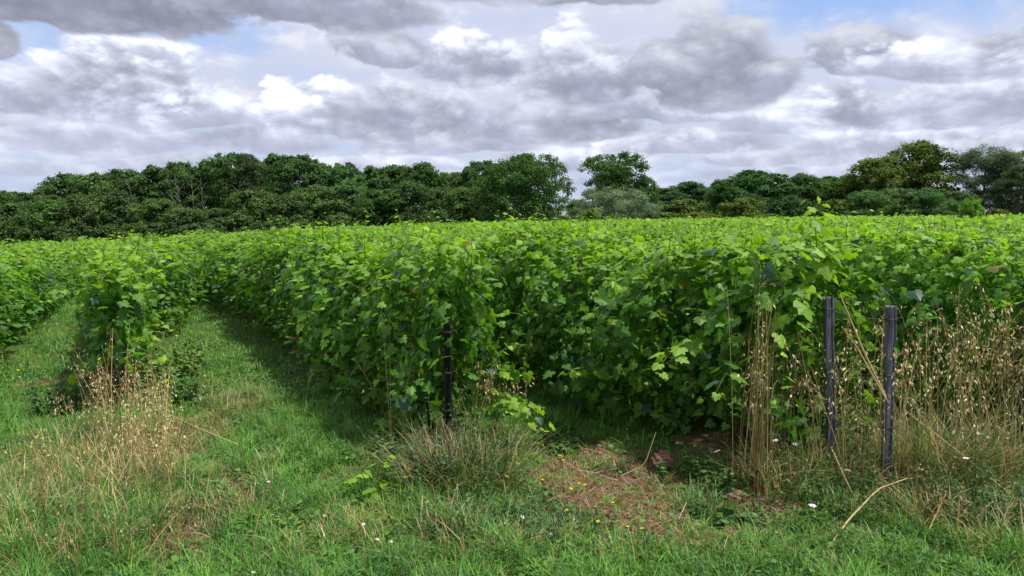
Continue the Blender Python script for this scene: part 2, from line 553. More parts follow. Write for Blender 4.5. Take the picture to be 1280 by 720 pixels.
def dryness(x, y):
    b = np.zeros_like(x)
    for cx, cy, rx, ry, a in DRYZ:
        r = np.sqrt(((x - cx) / rx) ** 2 + ((y - cy) / ry) ** 2) + 0.3 * wob(x, y, 1.7)
        b = np.maximum(b, a * np.clip(1.6 - r * 1.2, 0, 1))
    return np.clip(b * .8 + 0.005 + 0.06 * wob(x, y, .9), 0, 1)

def blades(P, ang, H, W, bend, col, mat, name, geo=None):
    n = len(P)
    hd = np.stack((np.cos(ang), np.sin(ang), np.zeros(n)), -1)
    sd_ = np.stack((-np.sin(ang), np.cos(ang), np.zeros(n)), -1)
    V = np.zeros((n, 7, 3))
    for k, t in enumerate((0.0, 0.38, 0.74)):
        c = P + hd * (bend * H * t ** 1.8)[:, None]
        c[:, 2] += H * t * (1 - 0.45 * np.minimum(bend, 1.3) * t)
        w = (W * (1.0, 0.85, 0.55)[k])[:, None] * .5
        V[:, 2 * k] = c - sd_ * w
        V[:, 2 * k + 1] = c + sd_ * w
    c = P + hd * (bend * H)[:, None]
    c[:, 2] += H * (1 - 0.45 * np.minimum(bend, 1.3))
    V[:, 6] = c
    o = (np.arange(n) * 7)[:, None]
    Q = np.concatenate([o + np.array((0, 1, 3, 2)), o + np.array((2, 3, 5, 4))])
    Tr = o + np.array((4, 5, 6))
    C = np.repeat(col, 7, axis=0)
    if geo is not None:
        geo.add(V.reshape(-1, 3), Q, C)
        m0 = geo.n - n * 7
        geo.f.setdefault(3, []).append(Tr + m0)
        return None
    return mesh_np(name, V.reshape(-1, 3), [Q, Tr], mat, C)

def grass_field(name, label, n, box, wscale, hscale, keep):
    x = RNG.uniform(box[0], box[1], n)
    y = RNG.uniform(box[2], box[3], n)
    b, rm, dr = bare(x, y), rowmask(x, y), dryness(x, y)
    clump = 0.5 + 0.5 * wob(x, y, 3.3)
    dens = np.clip(1.0 - .97 * b * (.9 + .35 * np.clip(wob(x, y, 5.5), -1, 1)), 0.07, 1) * (1 - 0.40 * rm) * (0.45 + 0.75 * clump)
    ok = (RNG.random(n) < dens) & keep(x, y)
    x, y, b, rm, dr, clump = (a[ok] for a in (x, y, b, rm, dr, clump))
    n = len(x)
    isdry = RNG.random(n) < dr * 0.8
    H = RNG.gamma(4.0, 0.0175, n) * (0.50 + 1.15 * clump ** 1.5) * hscale
    H = np.where(isdry, H * 1.1, H) * (1 - 0.5 * b)
    H = H * (1.0 + 0.5 * np.exp(-(((x + 3.0) / 1.0) ** 2 + ((y - 4.6) / 1.0) ** 2)))
    W = RNG.uniform(.0035, .0075, n) * wscale
    ang = RNG.uniform(0, 2 * np.pi, n)
    bend = RNG.uniform(.15, 1.25, n)
    g = np.empty((n, 3))
    r1 = RNG.random((n, 1)); r2 = RNG.random((n, 1))
    g[:] = np.array((.068, .225, .030)) * (1 - r1) + np.array((.150, .365, .055)) * r1
    g = np.where(r2 < .12, np.array((.17, .23, .06)), g)
    g = np.where(r2 > .86, np.array((.05, .13, .055)), g)
    dcol = np.array((.34, .26, .12)) * (1 - r1) + np.array((.52, .43, .25)) * r1
    dcol = np.where(r2 < .15, np.array((.23, .13, .07)), dcol)
    patch = np.clip(1 + .30 * wob(x * .9 + 3, y * 1.1, 1.3) + .18 * wob(x + 9, y + 2, 4.1), .5, 1.5)
    g = g * patch[:, None] * np.stack((.75 + .35 * patch, np.ones(n), np.ones(n)), -1)
    col = np.where(isdry[:, None], dcol, g) * RNG.uniform(.7, 1.2, (n, 1))
    P = np.stack((x, y, T(x, y) + 0.012 * wob(x, y, 4.0) * (y < 10) - .012), -1)
    me = blades(P, ang, H, W, bend, col, M_GRASS, name)
    tag(link(name, me), label, 'grass', None, 'stuff')

def in_view(x, y, margin=0.12):
    return (y > 2.9) & (np.abs(x) < (0.6875 + margin) * y + 0.5)

grass_field('grass', 'mown green and straw coloured grass along the front of the vines', 900000, (-6.2, 4.6, 2.9, 7.2), .9, 1.0, lambda x, y: in_view(x, y))
def path_keep(x, y):
    n = x * RN[0] + y * RN[1]
    return in_view(x, y) & (y > 7.1) & (n < 2.2) & (n > -6)
grass_field('path_grass', 'long strips of green grass between the vine rows', 600000, (-22, -0.2, 7.1, 30), 1.8, 1.0, path_keep)

# ------------------------------------------------------------------ grapevines
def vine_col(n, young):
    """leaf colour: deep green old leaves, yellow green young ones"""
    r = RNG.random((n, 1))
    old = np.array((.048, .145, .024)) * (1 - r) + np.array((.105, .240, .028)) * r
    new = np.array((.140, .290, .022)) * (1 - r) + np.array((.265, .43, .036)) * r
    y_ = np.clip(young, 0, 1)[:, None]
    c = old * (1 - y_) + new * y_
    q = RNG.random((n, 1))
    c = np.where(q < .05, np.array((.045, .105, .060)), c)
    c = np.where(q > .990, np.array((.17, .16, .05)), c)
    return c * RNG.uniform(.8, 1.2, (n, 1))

def halfwidth(h, top):
    t = h / top
    return np.interp(t, (0.05, .18, .40, .65, .85, 1.0), (.27, .36, .42, .41, .35, .17))

def foliage_geo(g, n, L, top, low, shape, size, shoots, wmul=1.0, side=1.0):
    y = RNG.uniform(-L / 2, L / 2, n)
    h = low + (top - low) * RNG.beta(1.25, 1.0, n)
    ph = RNG.uniform(0, 6.28, 4)
    lump = 1 + .24 * np.sin(y * 5.5 + h * 4 + ph[0]) + .20 * np.sin(y * 10 - h * 8 + ph[1]) + .12 * np.sin(y * 19 + h * 17 + ph[2])
    hw = halfwidth(h, top) * lump * wmul
    sgn = np.where(RNG.random(n) < .5, -1.0, 1.0)
    rr = RNG.random(n) ** 0.5 * RNG.uniform(.85, 1.12, n)
    x = sgn * hw * rr
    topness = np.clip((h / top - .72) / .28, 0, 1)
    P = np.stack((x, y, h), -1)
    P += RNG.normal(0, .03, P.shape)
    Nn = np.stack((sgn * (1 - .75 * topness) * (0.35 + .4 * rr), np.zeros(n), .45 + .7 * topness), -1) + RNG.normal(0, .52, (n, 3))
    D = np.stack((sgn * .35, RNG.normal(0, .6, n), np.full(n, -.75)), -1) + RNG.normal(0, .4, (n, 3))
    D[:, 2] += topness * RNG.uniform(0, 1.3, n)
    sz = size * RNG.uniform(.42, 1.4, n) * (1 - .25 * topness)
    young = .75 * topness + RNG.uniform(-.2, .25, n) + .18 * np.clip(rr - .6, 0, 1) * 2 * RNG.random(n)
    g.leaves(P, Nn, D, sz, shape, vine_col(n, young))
    for _ in range(shoots):
        p = np.array((RNG.normal(0, .13), RNG.uniform(-L / 2, L / 2), top - RNG.uniform(.05, .25)))
        shoot_geo(g, p, np.array((RNG.normal(0, .35), RNG.normal(0, .35), 1.0)), RNG.uniform(.14, .38), shape, size * .80)
    for _ in range(int(shoots * side)):
        hh = RNG.uniform(.25, 1.25)
        sg = RNG.choice((-1, 1))
        p = np.array((sg * float(halfwidth(hh, top)) * .75, RNG.uniform(-L / 2, L / 2), hh))
        shoot_geo(g, p, np.array((sg * 1.0, RNG.normal(0, .6), RNG.uniform(-.2, .7))), RNG.uniform(.18, .40), shape, size * .85, .8)

def shoot_geo(g, p, d, length, shape, size, droop=0.25, stem=(.14, .20, .05)):
    k = max(4, int(length / .055))
    pts = [np.array(p, float)]
    d = d / np.linalg.norm(d)
    for i in range(k):
        d = d + np.array((RNG.normal(0, .10), RNG.normal(0, .10), -droop * .18 * (i / k) * 2))
        d /= np.linalg.norm(d)
        pts.append(pts[-1] + d * length / k)
    pts = np.array(pts)
    g.tube(pts, np.linspace(.0045, .0015, len(pts)), 4, stem)
    t = np.linspace(.1, 1, len(pts) - 1)
    n = len(t)
    az = np.arange(n) * 2.6 + RNG.uniform(0, 6)
    out = np.stack((np.cos(az), np.sin(az), np.full(n, .25)), -1)
    P = pts[1:] + out * (.03 + .04 * (1 - t))[:, None]
    Nn = np.stack((np.cos(az) * .35, np.sin(az) * .35, np.ones(n)), -1) + RNG.normal(0, .3, (n, 3))
    D = out * np.array((1, 1, .1)) + np.array((0, 0, -.25)) + RNG.normal(0, .2, (n, 3))
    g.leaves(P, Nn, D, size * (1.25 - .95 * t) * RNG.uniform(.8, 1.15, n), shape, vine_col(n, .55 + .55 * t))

def trunk_mesh(name, top=0.72):
    g = Geo()
    k = 9
    z = np.linspace(-.06, top, k)
    pts = np.stack((np.cumsum(RNG.normal(0, .012, k)), np.cumsum(RNG.normal(0, .016, k)), z), -1)
    g.tube(pts, np.interp(z, (-.06, .05, .5, top), (.045, .032, .026, .034)), 8, (.1, .08, .06), .12)
    for s in (-1, 1):
        q = np.linspace(0, 1, 7)
        a = np.stack((pts[-1, 0] + np.cumsum(RNG.normal(0, .008, 7)), pts[-1, 1] + s * q * .45, top - .02 + .06 * np.sin(q * 2.4) + .02 * RNG.normal(size=7)), -1)
        g.tube(a, np.linspace(.024, .010, 7), 6, (.1, .08, .06), .1)
    return g.mesh(name, M_VBARK, True)

def cane_mesh(name, top):
    g = Geo()
    z = np.linspace(.65, top * RNG.uniform(.85, 1.0), 7)
    pts = np.stack((np.cumsum(RNG.normal(0, .03, 7)), np.cumsum(RNG.normal(0, .04, 7)), z), -1)
    g.tube(pts, np.linspace(.006, .003, 7), 5, (.16, .15, .05))
    return g.mesh(name, M_WEED)

VL = 1.05   # spacing of the vines along a row
NEAR, MID = [], []
for i in range(9):
    g = Geo()
    top = 1.50 + .05 * math.sin(i * 2.1)
    foliage_geo(g, 2150, 1.28, top, .05 + .07 * (i % 3), GRAPE, .088, 13)
    NEAR.append(g.mesh('foliage', M_VINE))
for i in range(8):
    g = Geo()
    foliage_geo(g, 1300, 1.28, 1.40 + .05 * math.sin(i * 1.7), .2, LEAF6, .102, 10)
    MID.append(g.mesh('foliage', M_VINE))
WIDE = []
for i in range(4):
    g = Geo()
    foliage_geo(g, 2700, 1.28, 1.48 + .05 * math.sin(i * 2.7), .05, GRAPE, .088, 15, 1.5)
    WIDE.append(g.mesh('foliage', M_VINE))
RAGGED = []
for i in range(3):
    g = Geo()
    foliage_geo(g, (760, 1000, 1300)[i], 1.05, 1.40, (.42, .25, .1)[i], GRAPE, .088, 16, (.44, .54, .66)[i], .25)
    RAGGED.append(g.mesh('foliage', M_VINE))
TRUNKS = [trunk_mesh('trunk') for _ in range(5)]
CANES = [cane_mesh('cane', 1.3) for _ in range(4)]

ROWNAME = {0: 'the row along the right side of the grass path', 1: 'the row that ends at the two grey posts', 2: 'the row just behind the two grey posts',
           -1: 'the row along the left side of the grass path', -2: 'the row beyond the left grass strip'}
def row_phrase(k):
    if k in ROWNAME:
        return ROWNAME[k]
    if k > 2:
        return 'the %s row behind the two grey posts' % ORD[k - 2]
    return 'the %s row left of the grass path' % ORD[-k - 1]

RZ = math.atan2(-RD[0], RD[1])       # turns local +Y on to the row direction
cand = []
for k in range(-16, 62):
    n = rown(k)
    s0 = 5.04 - (n - 1.95) + {0: .36, 1: 1.02, -1: .38}.get(k, .4)
    for j in range(0, 170):
        s = s0 + j * VL + (0.12 * math.sin(k * 3.7 + j * 1.9))
        x, y = rowpt(n, s)
        if y < 1.0 or y > 92 + 0.10 * x or not (abs(x) < (0.6875 + .14) * y + .8):
            continue
        if abs(x) > 75:
            continue
        cand.append((math.hypot(x, y), k, j, x, y))
cand.sort()
vis = [c for c in cand]
SINGLE, REST = vis[:296], vis[296:]
seen_rows = {}
for (dd, k, j, x, y) in SINGLE:
    first = j == 0 and k in (-1, 0, 1)
    if first:
        lab = {-1: 'ragged grapevine at the front end of the row left of the grass path',
               0: 'leafy grapevine behind the single dark metal post',
               1: 'bushy grapevine with one tall shoot, beside the two grey posts'}[k]
        grp = None
    else:
        lab = 'green grapevine in ' + row_phrase(k)
        grp = 'grapevines of ' + row_phrase(k)
    o = thing('grapevine', lab, 'grapevine', (x, y, float(T(x, y)) + (.03 if dd < 12 else 0)), RZ + (math.pi if RNG.random() < .5 else 0) + RNG.normal(0, .05), grp or 'grapevines at the row ends')
    fol = (NEAR if dd < 12.5 else MID)
    f = link('foliage', fol[int(RNG.integers(len(fol)))], o)
    f.scale = (RNG.uniform(.84, 1.16), RNG.uniform(.96, 1.08), RNG.uniform(.90, 1.06))
    if k == -1 and j < 5:
        f.data = RAGGED[min(j, 2)]
        f.scale = (1, .95, (.97, 1.0, 1.0, 1.0, 1.0)[j])
    if k == -1 and 4 < j < 20:
        f.scale.x = 1.25 + .06 * min(j - 4, 8)
        f.location.x = (-1 if abs(o.rotation_euler.z - RZ) > 1.5 else 1) * .085 * min(j - 3, 7)
    if k == -2 and j < 14:
        f.scale.x = 1.3
    if k == 0 and 8 < j < 26:
        f.scale.x = 1.3
    if k == 1:
        f.scale.x = 1.2
        if 0 < j < 13:
            f.data = WIDE[j % 4]
            f.scale.x = 1.02
            f.location.x = (1 if abs(o.rotation_euler.z - RZ) > 1.5 else -1) * .16
    if k == 0 and j == 0:
        f.scale = (0.86, .95, .97)
    if dd < 22:
        link('trunk', TRUNKS[int(RNG.integers(len(TRUNKS)))], o)
    if dd < 12:
        for q in (-.3, .05, .35):
            link('cane', CANES[int(RNG.integers(len(CANES)))], o, (0, q + RNG.normal(0, .05), 0))
    if first:
        seen_rows[k] = o

def rest_vines():
    """the vines far back in the field, as one mass"""
    g = Geo()
    pos = np.array([(x, y, dd, kk) for dd, kk, j, x, y in REST])
    for lo, hi, per, size, low in ((0, 45, 95, .17, .75), (45, 75, 60, .22, .95), (75, 999, 42, .28, 1.0)):
        q = pos[(pos[:, 2] >= lo) & (pos[:, 2] < hi)]
        if not len(q):
            continue
        m = len(q) * per
        base = np.repeat(q, per, axis=0)
        y = RNG.uniform(-.56, .56, m)
        # row top undulates from vine to vine
        vt = 1.36 + .10 * np.repeat(RNG.normal(size=len(q)), per)
        h = low + (vt - low) * RNG.beta(1.7, 1.0, m)
        hw = halfwidth(h, vt)
        sgn = np.where(RNG.random(m) < .5, -1.0, 1.0)
        x = sgn * hw * RNG.random(m) ** .45
        stick = RNG.random(m) < .10
        h = np.where(stick, vt + RNG.uniform(0, .24, m), h)
        x = np.where(stick, x * .5, x)
        gx = base[:, 0] + x * RN[0] + y * RD[0]
        gy = base[:, 1] + x * RN[1] + y * RD[1]
        P = np.stack((gx, gy, T(gx, gy) + h), -1)
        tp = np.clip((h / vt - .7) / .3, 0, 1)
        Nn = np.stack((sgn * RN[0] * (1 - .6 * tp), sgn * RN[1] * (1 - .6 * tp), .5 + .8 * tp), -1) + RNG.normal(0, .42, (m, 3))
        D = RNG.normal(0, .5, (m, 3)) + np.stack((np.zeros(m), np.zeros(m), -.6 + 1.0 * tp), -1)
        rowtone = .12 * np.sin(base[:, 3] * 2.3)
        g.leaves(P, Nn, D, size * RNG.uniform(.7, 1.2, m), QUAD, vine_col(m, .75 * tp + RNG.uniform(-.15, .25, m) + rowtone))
    me = g.mesh('distant_vines', M_VINE)
    tag(link('distant_vines', me), 'far vine rows running back to the edge of the woods', 'vineyard', None, 'stuff')

rest_vines()

# ------------------------------------------------------------------ trees beyond the field
def crown_geo(g, lobes, n, size, shape=TUFT, up=.35, col=(.05, .10, .03), var=.25, sub=12, subr=.34, flat=.75, droop=0.0):
    n, size = int(n * 1.7), size * .77
    L = np.array(lobes, float)
    wts = (L[:, 3] * L[:, 4] + L[:, 3] * L[:, 5]); wts /= wts.sum()
    # every lobe carries clumps on its surface, every clump many leaves
    cl_p, cl_n, cl_r = [], [], []
    for (cx, cy, cz, rx, ry, rz), w in zip(lobes, wts):
        for _ in range(max(5, int(sub * RNG.uniform(.7, 1.3)))):
            d = RNG.normal(size=3); d[2] += .45; d /= np.linalg.norm(d)
            q = RNG.uniform(.72, 1.08)
            cl_p.append((cx + d[0] * rx * q, cy + d[1] * ry * q, cz + d[2] * rz * q)); cl_n.append(d)
            cl_r.append(subr * (rx + ry + rz) / 3 * RNG.uniform(.6, 1.4))
    cl_p, cl_n, cl_r = np.array(cl_p), np.array(cl_n), np.array(cl_r)
    i = RNG.choice(len(cl_p), n, p=cl_r ** 2 / (cl_r ** 2).sum())
    off = RNG.normal(size=(n, 3)); off = unit(off) * (RNG.random((n, 1)) ** .5)
    off *= np.where(RNG.random((n, 1)) < .25, 1.7, 1.0)
    off[:, 2] *= flat
    P = cl_p[i] + off * cl_r[i][:, None]
    Nn = cl_n[i] * .55 + off * .7 + np.array((0, 0, up)) + RNG.normal(0, .45, (n, 3))
    D = RNG.normal(0, .6, (n, 3)) + np.array((0, 0, -.35 - droop))
    tone = RNG.uniform(1 - var, 1 + var, len(cl_p))[i][:, None] * RNG.uniform(.75, 1.25, (n, 1))
    C = np.array(col) * tone * 1.2
    C[:, 0] *= RNG.uniform(.95, 1.4, n)
    C[:, 2] *= .82
    g.leaves(P, Nn, D, size * RNG.uniform(.6, 1.3, n), shape, C)

def envelope_lobes(H, W, low, k, rlo, rhi, power=1.0, flat=.8, peak=.45):
    """lobes on and inside a dome-shaped envelope, widest at the fraction peak of its height"""
    out = []
    for j in range(k):
        t = ((j + RNG.random()) / k) ** .9
        q = (t - peak) / ((1 - peak) if t > peak else (peak + .35))
        prof = max(.05, 1 - abs(q) ** 2.4) ** (.5 * power)
        rr = RNG.uniform(rlo, rhi) * (1 - .25 * t)
        a = j * 2.4 + RNG.normal(0, .5)
        r = max(0.0, W / 2 * prof - rr * .75) * (1.0 if RNG.random() < .7 else RNG.random())
        z = low * H + (1 - low) * H * t
        out.append((math.cos(a) * r, math.sin(a) * r, min(z, H - rr * flat * RNG.uniform(.75, 1.0)), rr, rr, rr * flat))
    for t in (.30, .45, .60, .75):
        q = (t - peak) / ((1 - peak) if t > peak else (peak + .35))
        rr = W * .26 * max(.05, 1 - abs(q) ** 2.4) ** .5
        out.append((0, 0, min(low * H + (1 - low) * H * t, H - rr * .8), rr, rr, rr * .75))
    return out

def tree_trunk(H, lobes, r=.22, fork=.35, lean=0.0):
    g = Geo()
    top = H * .80
    z = np.linspace(-.3, top, 9)
    pts = np.stack((lean * z + np.cumsum(RNG.normal(0, .05, 9)), np.cumsum(RNG.normal(0, .05, 9)), z), -1)
    g.tube(pts, np.interp(z, (-.3, .4, top), (r * 1.5, r, r * .25)), 8, (.1, .09, .08), .06)
    for lb in lobes[::max(1, len(lobes) // 9)]:
        c = np.array(lb[:3])
        zz = max(H * .15, min(c[2] - .25 * np.hypot(c[0], c[1]) - .4, top * .95))
        a = np.array([np.interp(zz, z, pts[:, 0]), np.interp(zz, z, pts[:, 1]), zz])
        q = np.linspace(0, 1, 6)[:, None]
        b = a + (c - a) * q + np.array((0, 0, -.3)) * np.sin(q * 3.14) + RNG.normal(0, .05, (6, 3)) * q
        g.tube(b, np.linspace(r * .38, r * .08, 6), 5, (.1, .09, .08))
    return g.mesh('trunk', M_BARK, True)

def tree_kind(H, W, low, k, rlo, rhi, n, size, **kw):
    env = {q: kw.pop(q) for q in ('power', 'peak') if q in kw}
    tr = kw.pop('r', .2)
    lobes = envelope_lobes(H, W, low, k, rlo, rhi, flat=kw.get('flat', .75), **env)
    g = Geo()
    crown_geo(g, lobes, n, size, **kw)
    return dict(H=H, W=W, crown=g.mesh('crown', M_TREE), trunk=tree_trunk(H, lobes, tr))

def pine_kind(H, W, low, n):
    lobes = []
    for j in range(40):
        t = (j + RNG.random()) / 40
        z = low * H + (1 - low) * H * t * .93
        a = RNG.uniform(0, 6.283); r = W / 2 * (1 - .55 * t ** 2) * RNG.random() ** .4
        rr = RNG.uniform(1.3, 2.1)
        lobes.append((math.cos(a) * r * .8, math.sin(a) * r * .8, z, rr, rr, rr * .5))
    for t in (.3, .5, .7, .85):
        lobes.append((0, 0, low * H + (1 - low) * H * t * .9, W * .27, W * .27, W * .15))
    g = Geo()
    crown_geo(g, lobes, n, .32, shape=LANCE, up=.5, col=(.062, .108, .055), var=.3, sub=14, subr=.38, flat=.6)
    return dict(H=H, W=W, crown=g.mesh('crown', M_TREE), trunk=tree_trunk(H, lobes, .24))

KIND = {
    'locust': [tree_kind(11, 8.0, .25, 30, 1.0, 1.9, 15000, .33, col=(.048, .115, .037), flat=.6, subr=.46, var=.34, sub=10, peak=.55) for _ in range(4)],
    'oak': [tree_kind(10, 8, .08, 34, 1.0, 1.9, 16000, .29, col=(.052, .120, .036), var=.28, peak=.4, subr=.42) for _ in range(3)],
    'low': [tree_kind(6, 7, .02, 28, .8, 1.5, 12000, .26, col=(.050, .110, .040), var=.32, peak=.3, subr=.42) for _ in range(4)],
    'round': [tree_kind(10.5, 13.5, .04, 75, 1.1, 1.9, 26000, .27, col=(.050, .120, .030), var=.26, power=.9, peak=.35, subr=.42)],
    'crowned': [tree_kind(12, 9.5, .22, 46, 1.0, 1.8, 17000, .27, col=(.058, .130, .038), var=.27, power=.8, peak=.6, subr=.42)],
    'willow': [tree_kind(5.5, 9, .02, 36, .8, 1.4, 14000, .28, shape=LANCE, col=(.105, .170, .115), var=.27, power=.8, peak=.25) for _ in range(2)],
    'shrub': [tree_kind(3.2, 4.2, .02, 18, .55, .95, 7000, .19, col=(.080, .145, .040), var=.27, r=.07, power=.8, peak=.25) for _ in range(3)],
    'cone': [tree_kind(2.6, 1.5, .02, 16, .3, .5, 4000, .15, shape=LANCE, col=(.090, .160, .040), var=.2, r=.05, peak=.15)],
    'feather': [tree_kind(5, 6, .02, 28, .9, 1.5, 13000, .36, shape=LANCE, col=(.044, .112, .038), flat=.5, var=.36, sub=9, droop=.4, peak=.35, subr=.42) for _ in range(2)],
    'pine': [pine_kind(11, 10, .10, 30000) for _ in range(2)],
    'umbrella': [tree_kind(12, 6, .55, 16, .9, 1.5, 10000, .30, shape=LANCE, col=(.045, .090, .036), flat=.55, power=.8, peak=.6)],
}
kind_n = {}

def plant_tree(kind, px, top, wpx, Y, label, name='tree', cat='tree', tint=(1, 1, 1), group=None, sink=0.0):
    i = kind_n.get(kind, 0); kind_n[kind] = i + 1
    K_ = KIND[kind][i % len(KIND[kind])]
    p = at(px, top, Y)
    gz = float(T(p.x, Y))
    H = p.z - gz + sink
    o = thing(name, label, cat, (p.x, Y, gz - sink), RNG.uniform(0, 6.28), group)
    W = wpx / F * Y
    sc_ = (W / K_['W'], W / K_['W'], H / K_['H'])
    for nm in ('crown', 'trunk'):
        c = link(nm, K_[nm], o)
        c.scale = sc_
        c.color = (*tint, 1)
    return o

def jit(v=.14):
    a = RNG.uniform(1 - v, 1 + v)
    return (a * RNG.uniform(.9, 1.12), a, a * RNG.uniform(.85, 1.15))

BACK = [(-24, 238, 60), (8, 237, 52), (45, 239, 52), (84, 220, 60), (118, 221, 54), (150, 213, 58), (188, 208, 62), (225, 206, 52), (258, 204, 52), (286, 193, 58), (340, 196, 62), (372, 193, 60),
        (402, 207, 46), (430, 204, 42), (464, 209, 52), (496, 206, 52), (530, 208, 52), (562, 216, 52), (582, 212, 34), (604, 202, 50)]
for i, (px, top, w) in enumerate(BACK):
    plant_tree('locust', px, top + RNG.uniform(-2, 2), w * 1.18, 111 + 4 * math.sin(i * 2.7), 'tall airy tree, %s from left in the back line of left wood' % ORD[i], 'locust_tree', 'tree', jit(), 'tall trees of the left wood')
FRONT = [(-20, 252, 70), (18, 256, 72), (62, 252, 74), (104, 246, 74), (150, 243, 72), (194, 250, 66), (234, 262, 62), (272, 262, 62), (322, 240, 74), (356, 246, 70), (396, 234, 72), (440, 230, 66),
         (480, 238, 64), (514, 230, 70), (552, 236, 60), (588, 236, 62)]
for i, (px, top, w) in enumerate(FRONT):
    plant_tree(('oak', 'low', 'oak', 'low', 'low')[i % 5], px, top, w * 1.15, 100 + 2.5 * math.sin(i * 1.9), 'dense leafy tree, %s from left along the front of left wood' % ORD[i],
               'broadleaf_tree', 'tree', jit(.2), 'front trees of the left wood')
UNDER = [(0, 278, 60), (45, 282, 60), (90, 280, 64), (132, 282, 62), (176, 280, 60), (215, 276, 60), (250, 280, 58), (292, 272, 62), (338, 276, 58), (380, 270, 60), (424, 270, 58), (470, 268, 60), (508, 266, 56), (548, 264, 56), (590, 266, 56)]
for i, (px, top, w) in enumerate(UNDER):
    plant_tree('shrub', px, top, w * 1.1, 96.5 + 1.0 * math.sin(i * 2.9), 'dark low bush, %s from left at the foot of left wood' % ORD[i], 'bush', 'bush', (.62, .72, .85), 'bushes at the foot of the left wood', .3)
plant_tree('umbrella', 308, 193, 50, 106, 'tall dark tree with bare trunk, highest in the left wood', 'pine_tree', 'tree', (.8, .8, .8))
plant_tree('round', 656, 194, 128, 93, 'large round dark green tree standing forward of the wood', 'broadleaf_tree', 'tree', (.85, .95, .9))
plant_tree('crowned', 769, 194, 88, 108, 'tall round-headed tree rising behind the blue-green bushes', 'broadleaf_tree', 'tree', (.92, 1.0, 1.0))
plant_tree('oak', 806, 222, 40, 108, 'small tree on the right shoulder of the tall round-headed tree', 'broadleaf_tree', 'tree', (.9, 1, 1))
plant_tree('willow', 765, 236, 110, 95, 'wide blue-green willowy bush below the tall round-headed tree', 'willow_bush', 'bush', (1, 1, 1), 'blue-green bushes')
plant_tree('willow', 722, 250, 66, 97, 'blue-green bush against the right side of the large round tree', 'willow_bush', 'bush', (.8, .95, .85), 'blue-green bushes')
plant_tree('willow', 803, 250, 60, 93, 'lower right blue-green bush beside the olive thicket', 'willow_bush', 'bush', (.9, 1, 1), 'blue-green bushes')
for px, top, w, t, lb in ((661, 264, 18, (1.1, 1.1, .9), 'left small upright yellow-green conifer before the large round tree'), (682, 264, 16, (.9, 1, .9), 'right small upright yellow-green conifer before the large round tree'),
                          (641, 270, 14, (1, 1, .8), 'tiny upright conifer, lowest of three before the round tree')):
    plant_tree('cone', px, top, w, 89, lb, 'young_conifer', 'conifer', t, 'young conifers')
for px, top, w, Y, t, lb in ((738, 263, 34, 88, (1.2, 1.35, .8), 'bright lime shrub in front of the blue-green bushes'), (707, 270, 26, 89, (1.1, .95, .8), 'low brownish shrub right of the young conifers'),
                             (772, 268, 34, 89, (.9, 1, 1), 'low green shrub in front of the wide willowy bush'), (850, 251, 84, 104, (.95, 1, .9), 'broad olive thicket below the far blue trees'),
                             (826, 266, 52, 92, (1.0, 1.05, .9), 'low green shrub left of the olive thicket'), (872, 266, 60, 93, (1.3, .95, .7), 'rusty olive shrub before the olive thicket'),
                             (927, 249, 68, 93, (1.0, .95, .85), 'rounded olive shrub with drooping sides beside the dark tree'), (965, 268, 40, 94, (.7, .9, .9), 'dark low shrub right of the rounded olive shrub'),
                             (1020, 262, 40, 94, (.8, .85, .8), 'low dark shrub left of the tall vine shoot'), (1044, 251, 52, 96, (.95, .95, .8), 'round olive shrub behind the tall vine shoot'),
                             (1213, 251, 34, 62, (1.3, 1.7, .8), 'bright green shrub at the right end of the feathery hedge'), (1186, 264, 24, 78, (.9, 1.1, .9), 'small green shrub before the feathery hedge'),
                             (1250, 262, 40, 92, (.9, .8, .7), 'brownish low shrub under the big pine')):
    plant_tree('shrub', px, top, w, Y, lb, 'shrub', 'shrub', t, None, .2)
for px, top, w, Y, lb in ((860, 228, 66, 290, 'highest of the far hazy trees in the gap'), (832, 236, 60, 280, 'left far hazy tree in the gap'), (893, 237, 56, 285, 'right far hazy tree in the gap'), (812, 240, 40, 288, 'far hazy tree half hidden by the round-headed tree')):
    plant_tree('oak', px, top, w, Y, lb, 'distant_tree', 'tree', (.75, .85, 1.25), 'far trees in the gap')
for i, (px, top, w) in enumerate(((905, 226, 46), (938, 215, 70), (970, 218, 56), (1002, 219, 58), (1032, 221, 54), (1060, 221, 52))):
    plant_tree('locust' if i in (1, 2, 4) else 'oak', px, top, w * 1.15, 114 + 3 * math.sin(i * 2.0), 'dark green tree, %s from the left in the right-hand wood' % ORD[i], 'broadleaf_tree', 'tree',
               ((.75, .95, .9), (.7, .95, .8), (.8, .95, .95), (.85, 1, .9), (1.0, 1.05, .8), (.95, 1, .85))[i], 'trees of the right-hand wood')
plant_tree('low', 988, 246, 56, 104, 'low dark tree in front of the right-hand wood', 'broadleaf_tree', 'tree', (.75, .9, .95))
plant_tree('low', 942, 246, 60, 106, 'dark low tree behind the rounded olive shrub', 'broadleaf_tree', 'tree', (.55, .7, .75))
plant_tree('oak', 1096, 200, 84, 108, 'olive brown domed tree with yellowish leaves, the lower left one', 'chestnut_tree', 'tree', (1.42, 1.03, .75), 'olive domed trees')
plant_tree('oak', 1150, 180, 100, 110, 'olive brown domed tree with yellowish leaves, the taller right one', 'chestnut_tree', 'tree', (1.42, 1.03, .75), 'olive domed trees')
for i, (px, top, w) in enumerate(((1086, 239, 54), (1122, 237, 54), (1160, 236, 58), (1196, 240, 50))):
    plant_tree('feather', px, top, w * 1.2, 95 + i % 2, 'dark feathery bush, %s from left in the hedge under olive trees' % ORD[i], 'feathery_bush', 'bush', jit(.1), 'feathery hedge bushes')
plant_tree('pine', 1232, 182, 96, 106, 'big dusky pine at the right with open branches', 'pine_tree', 'tree', (.85, .95, .95), 'pines at the right')
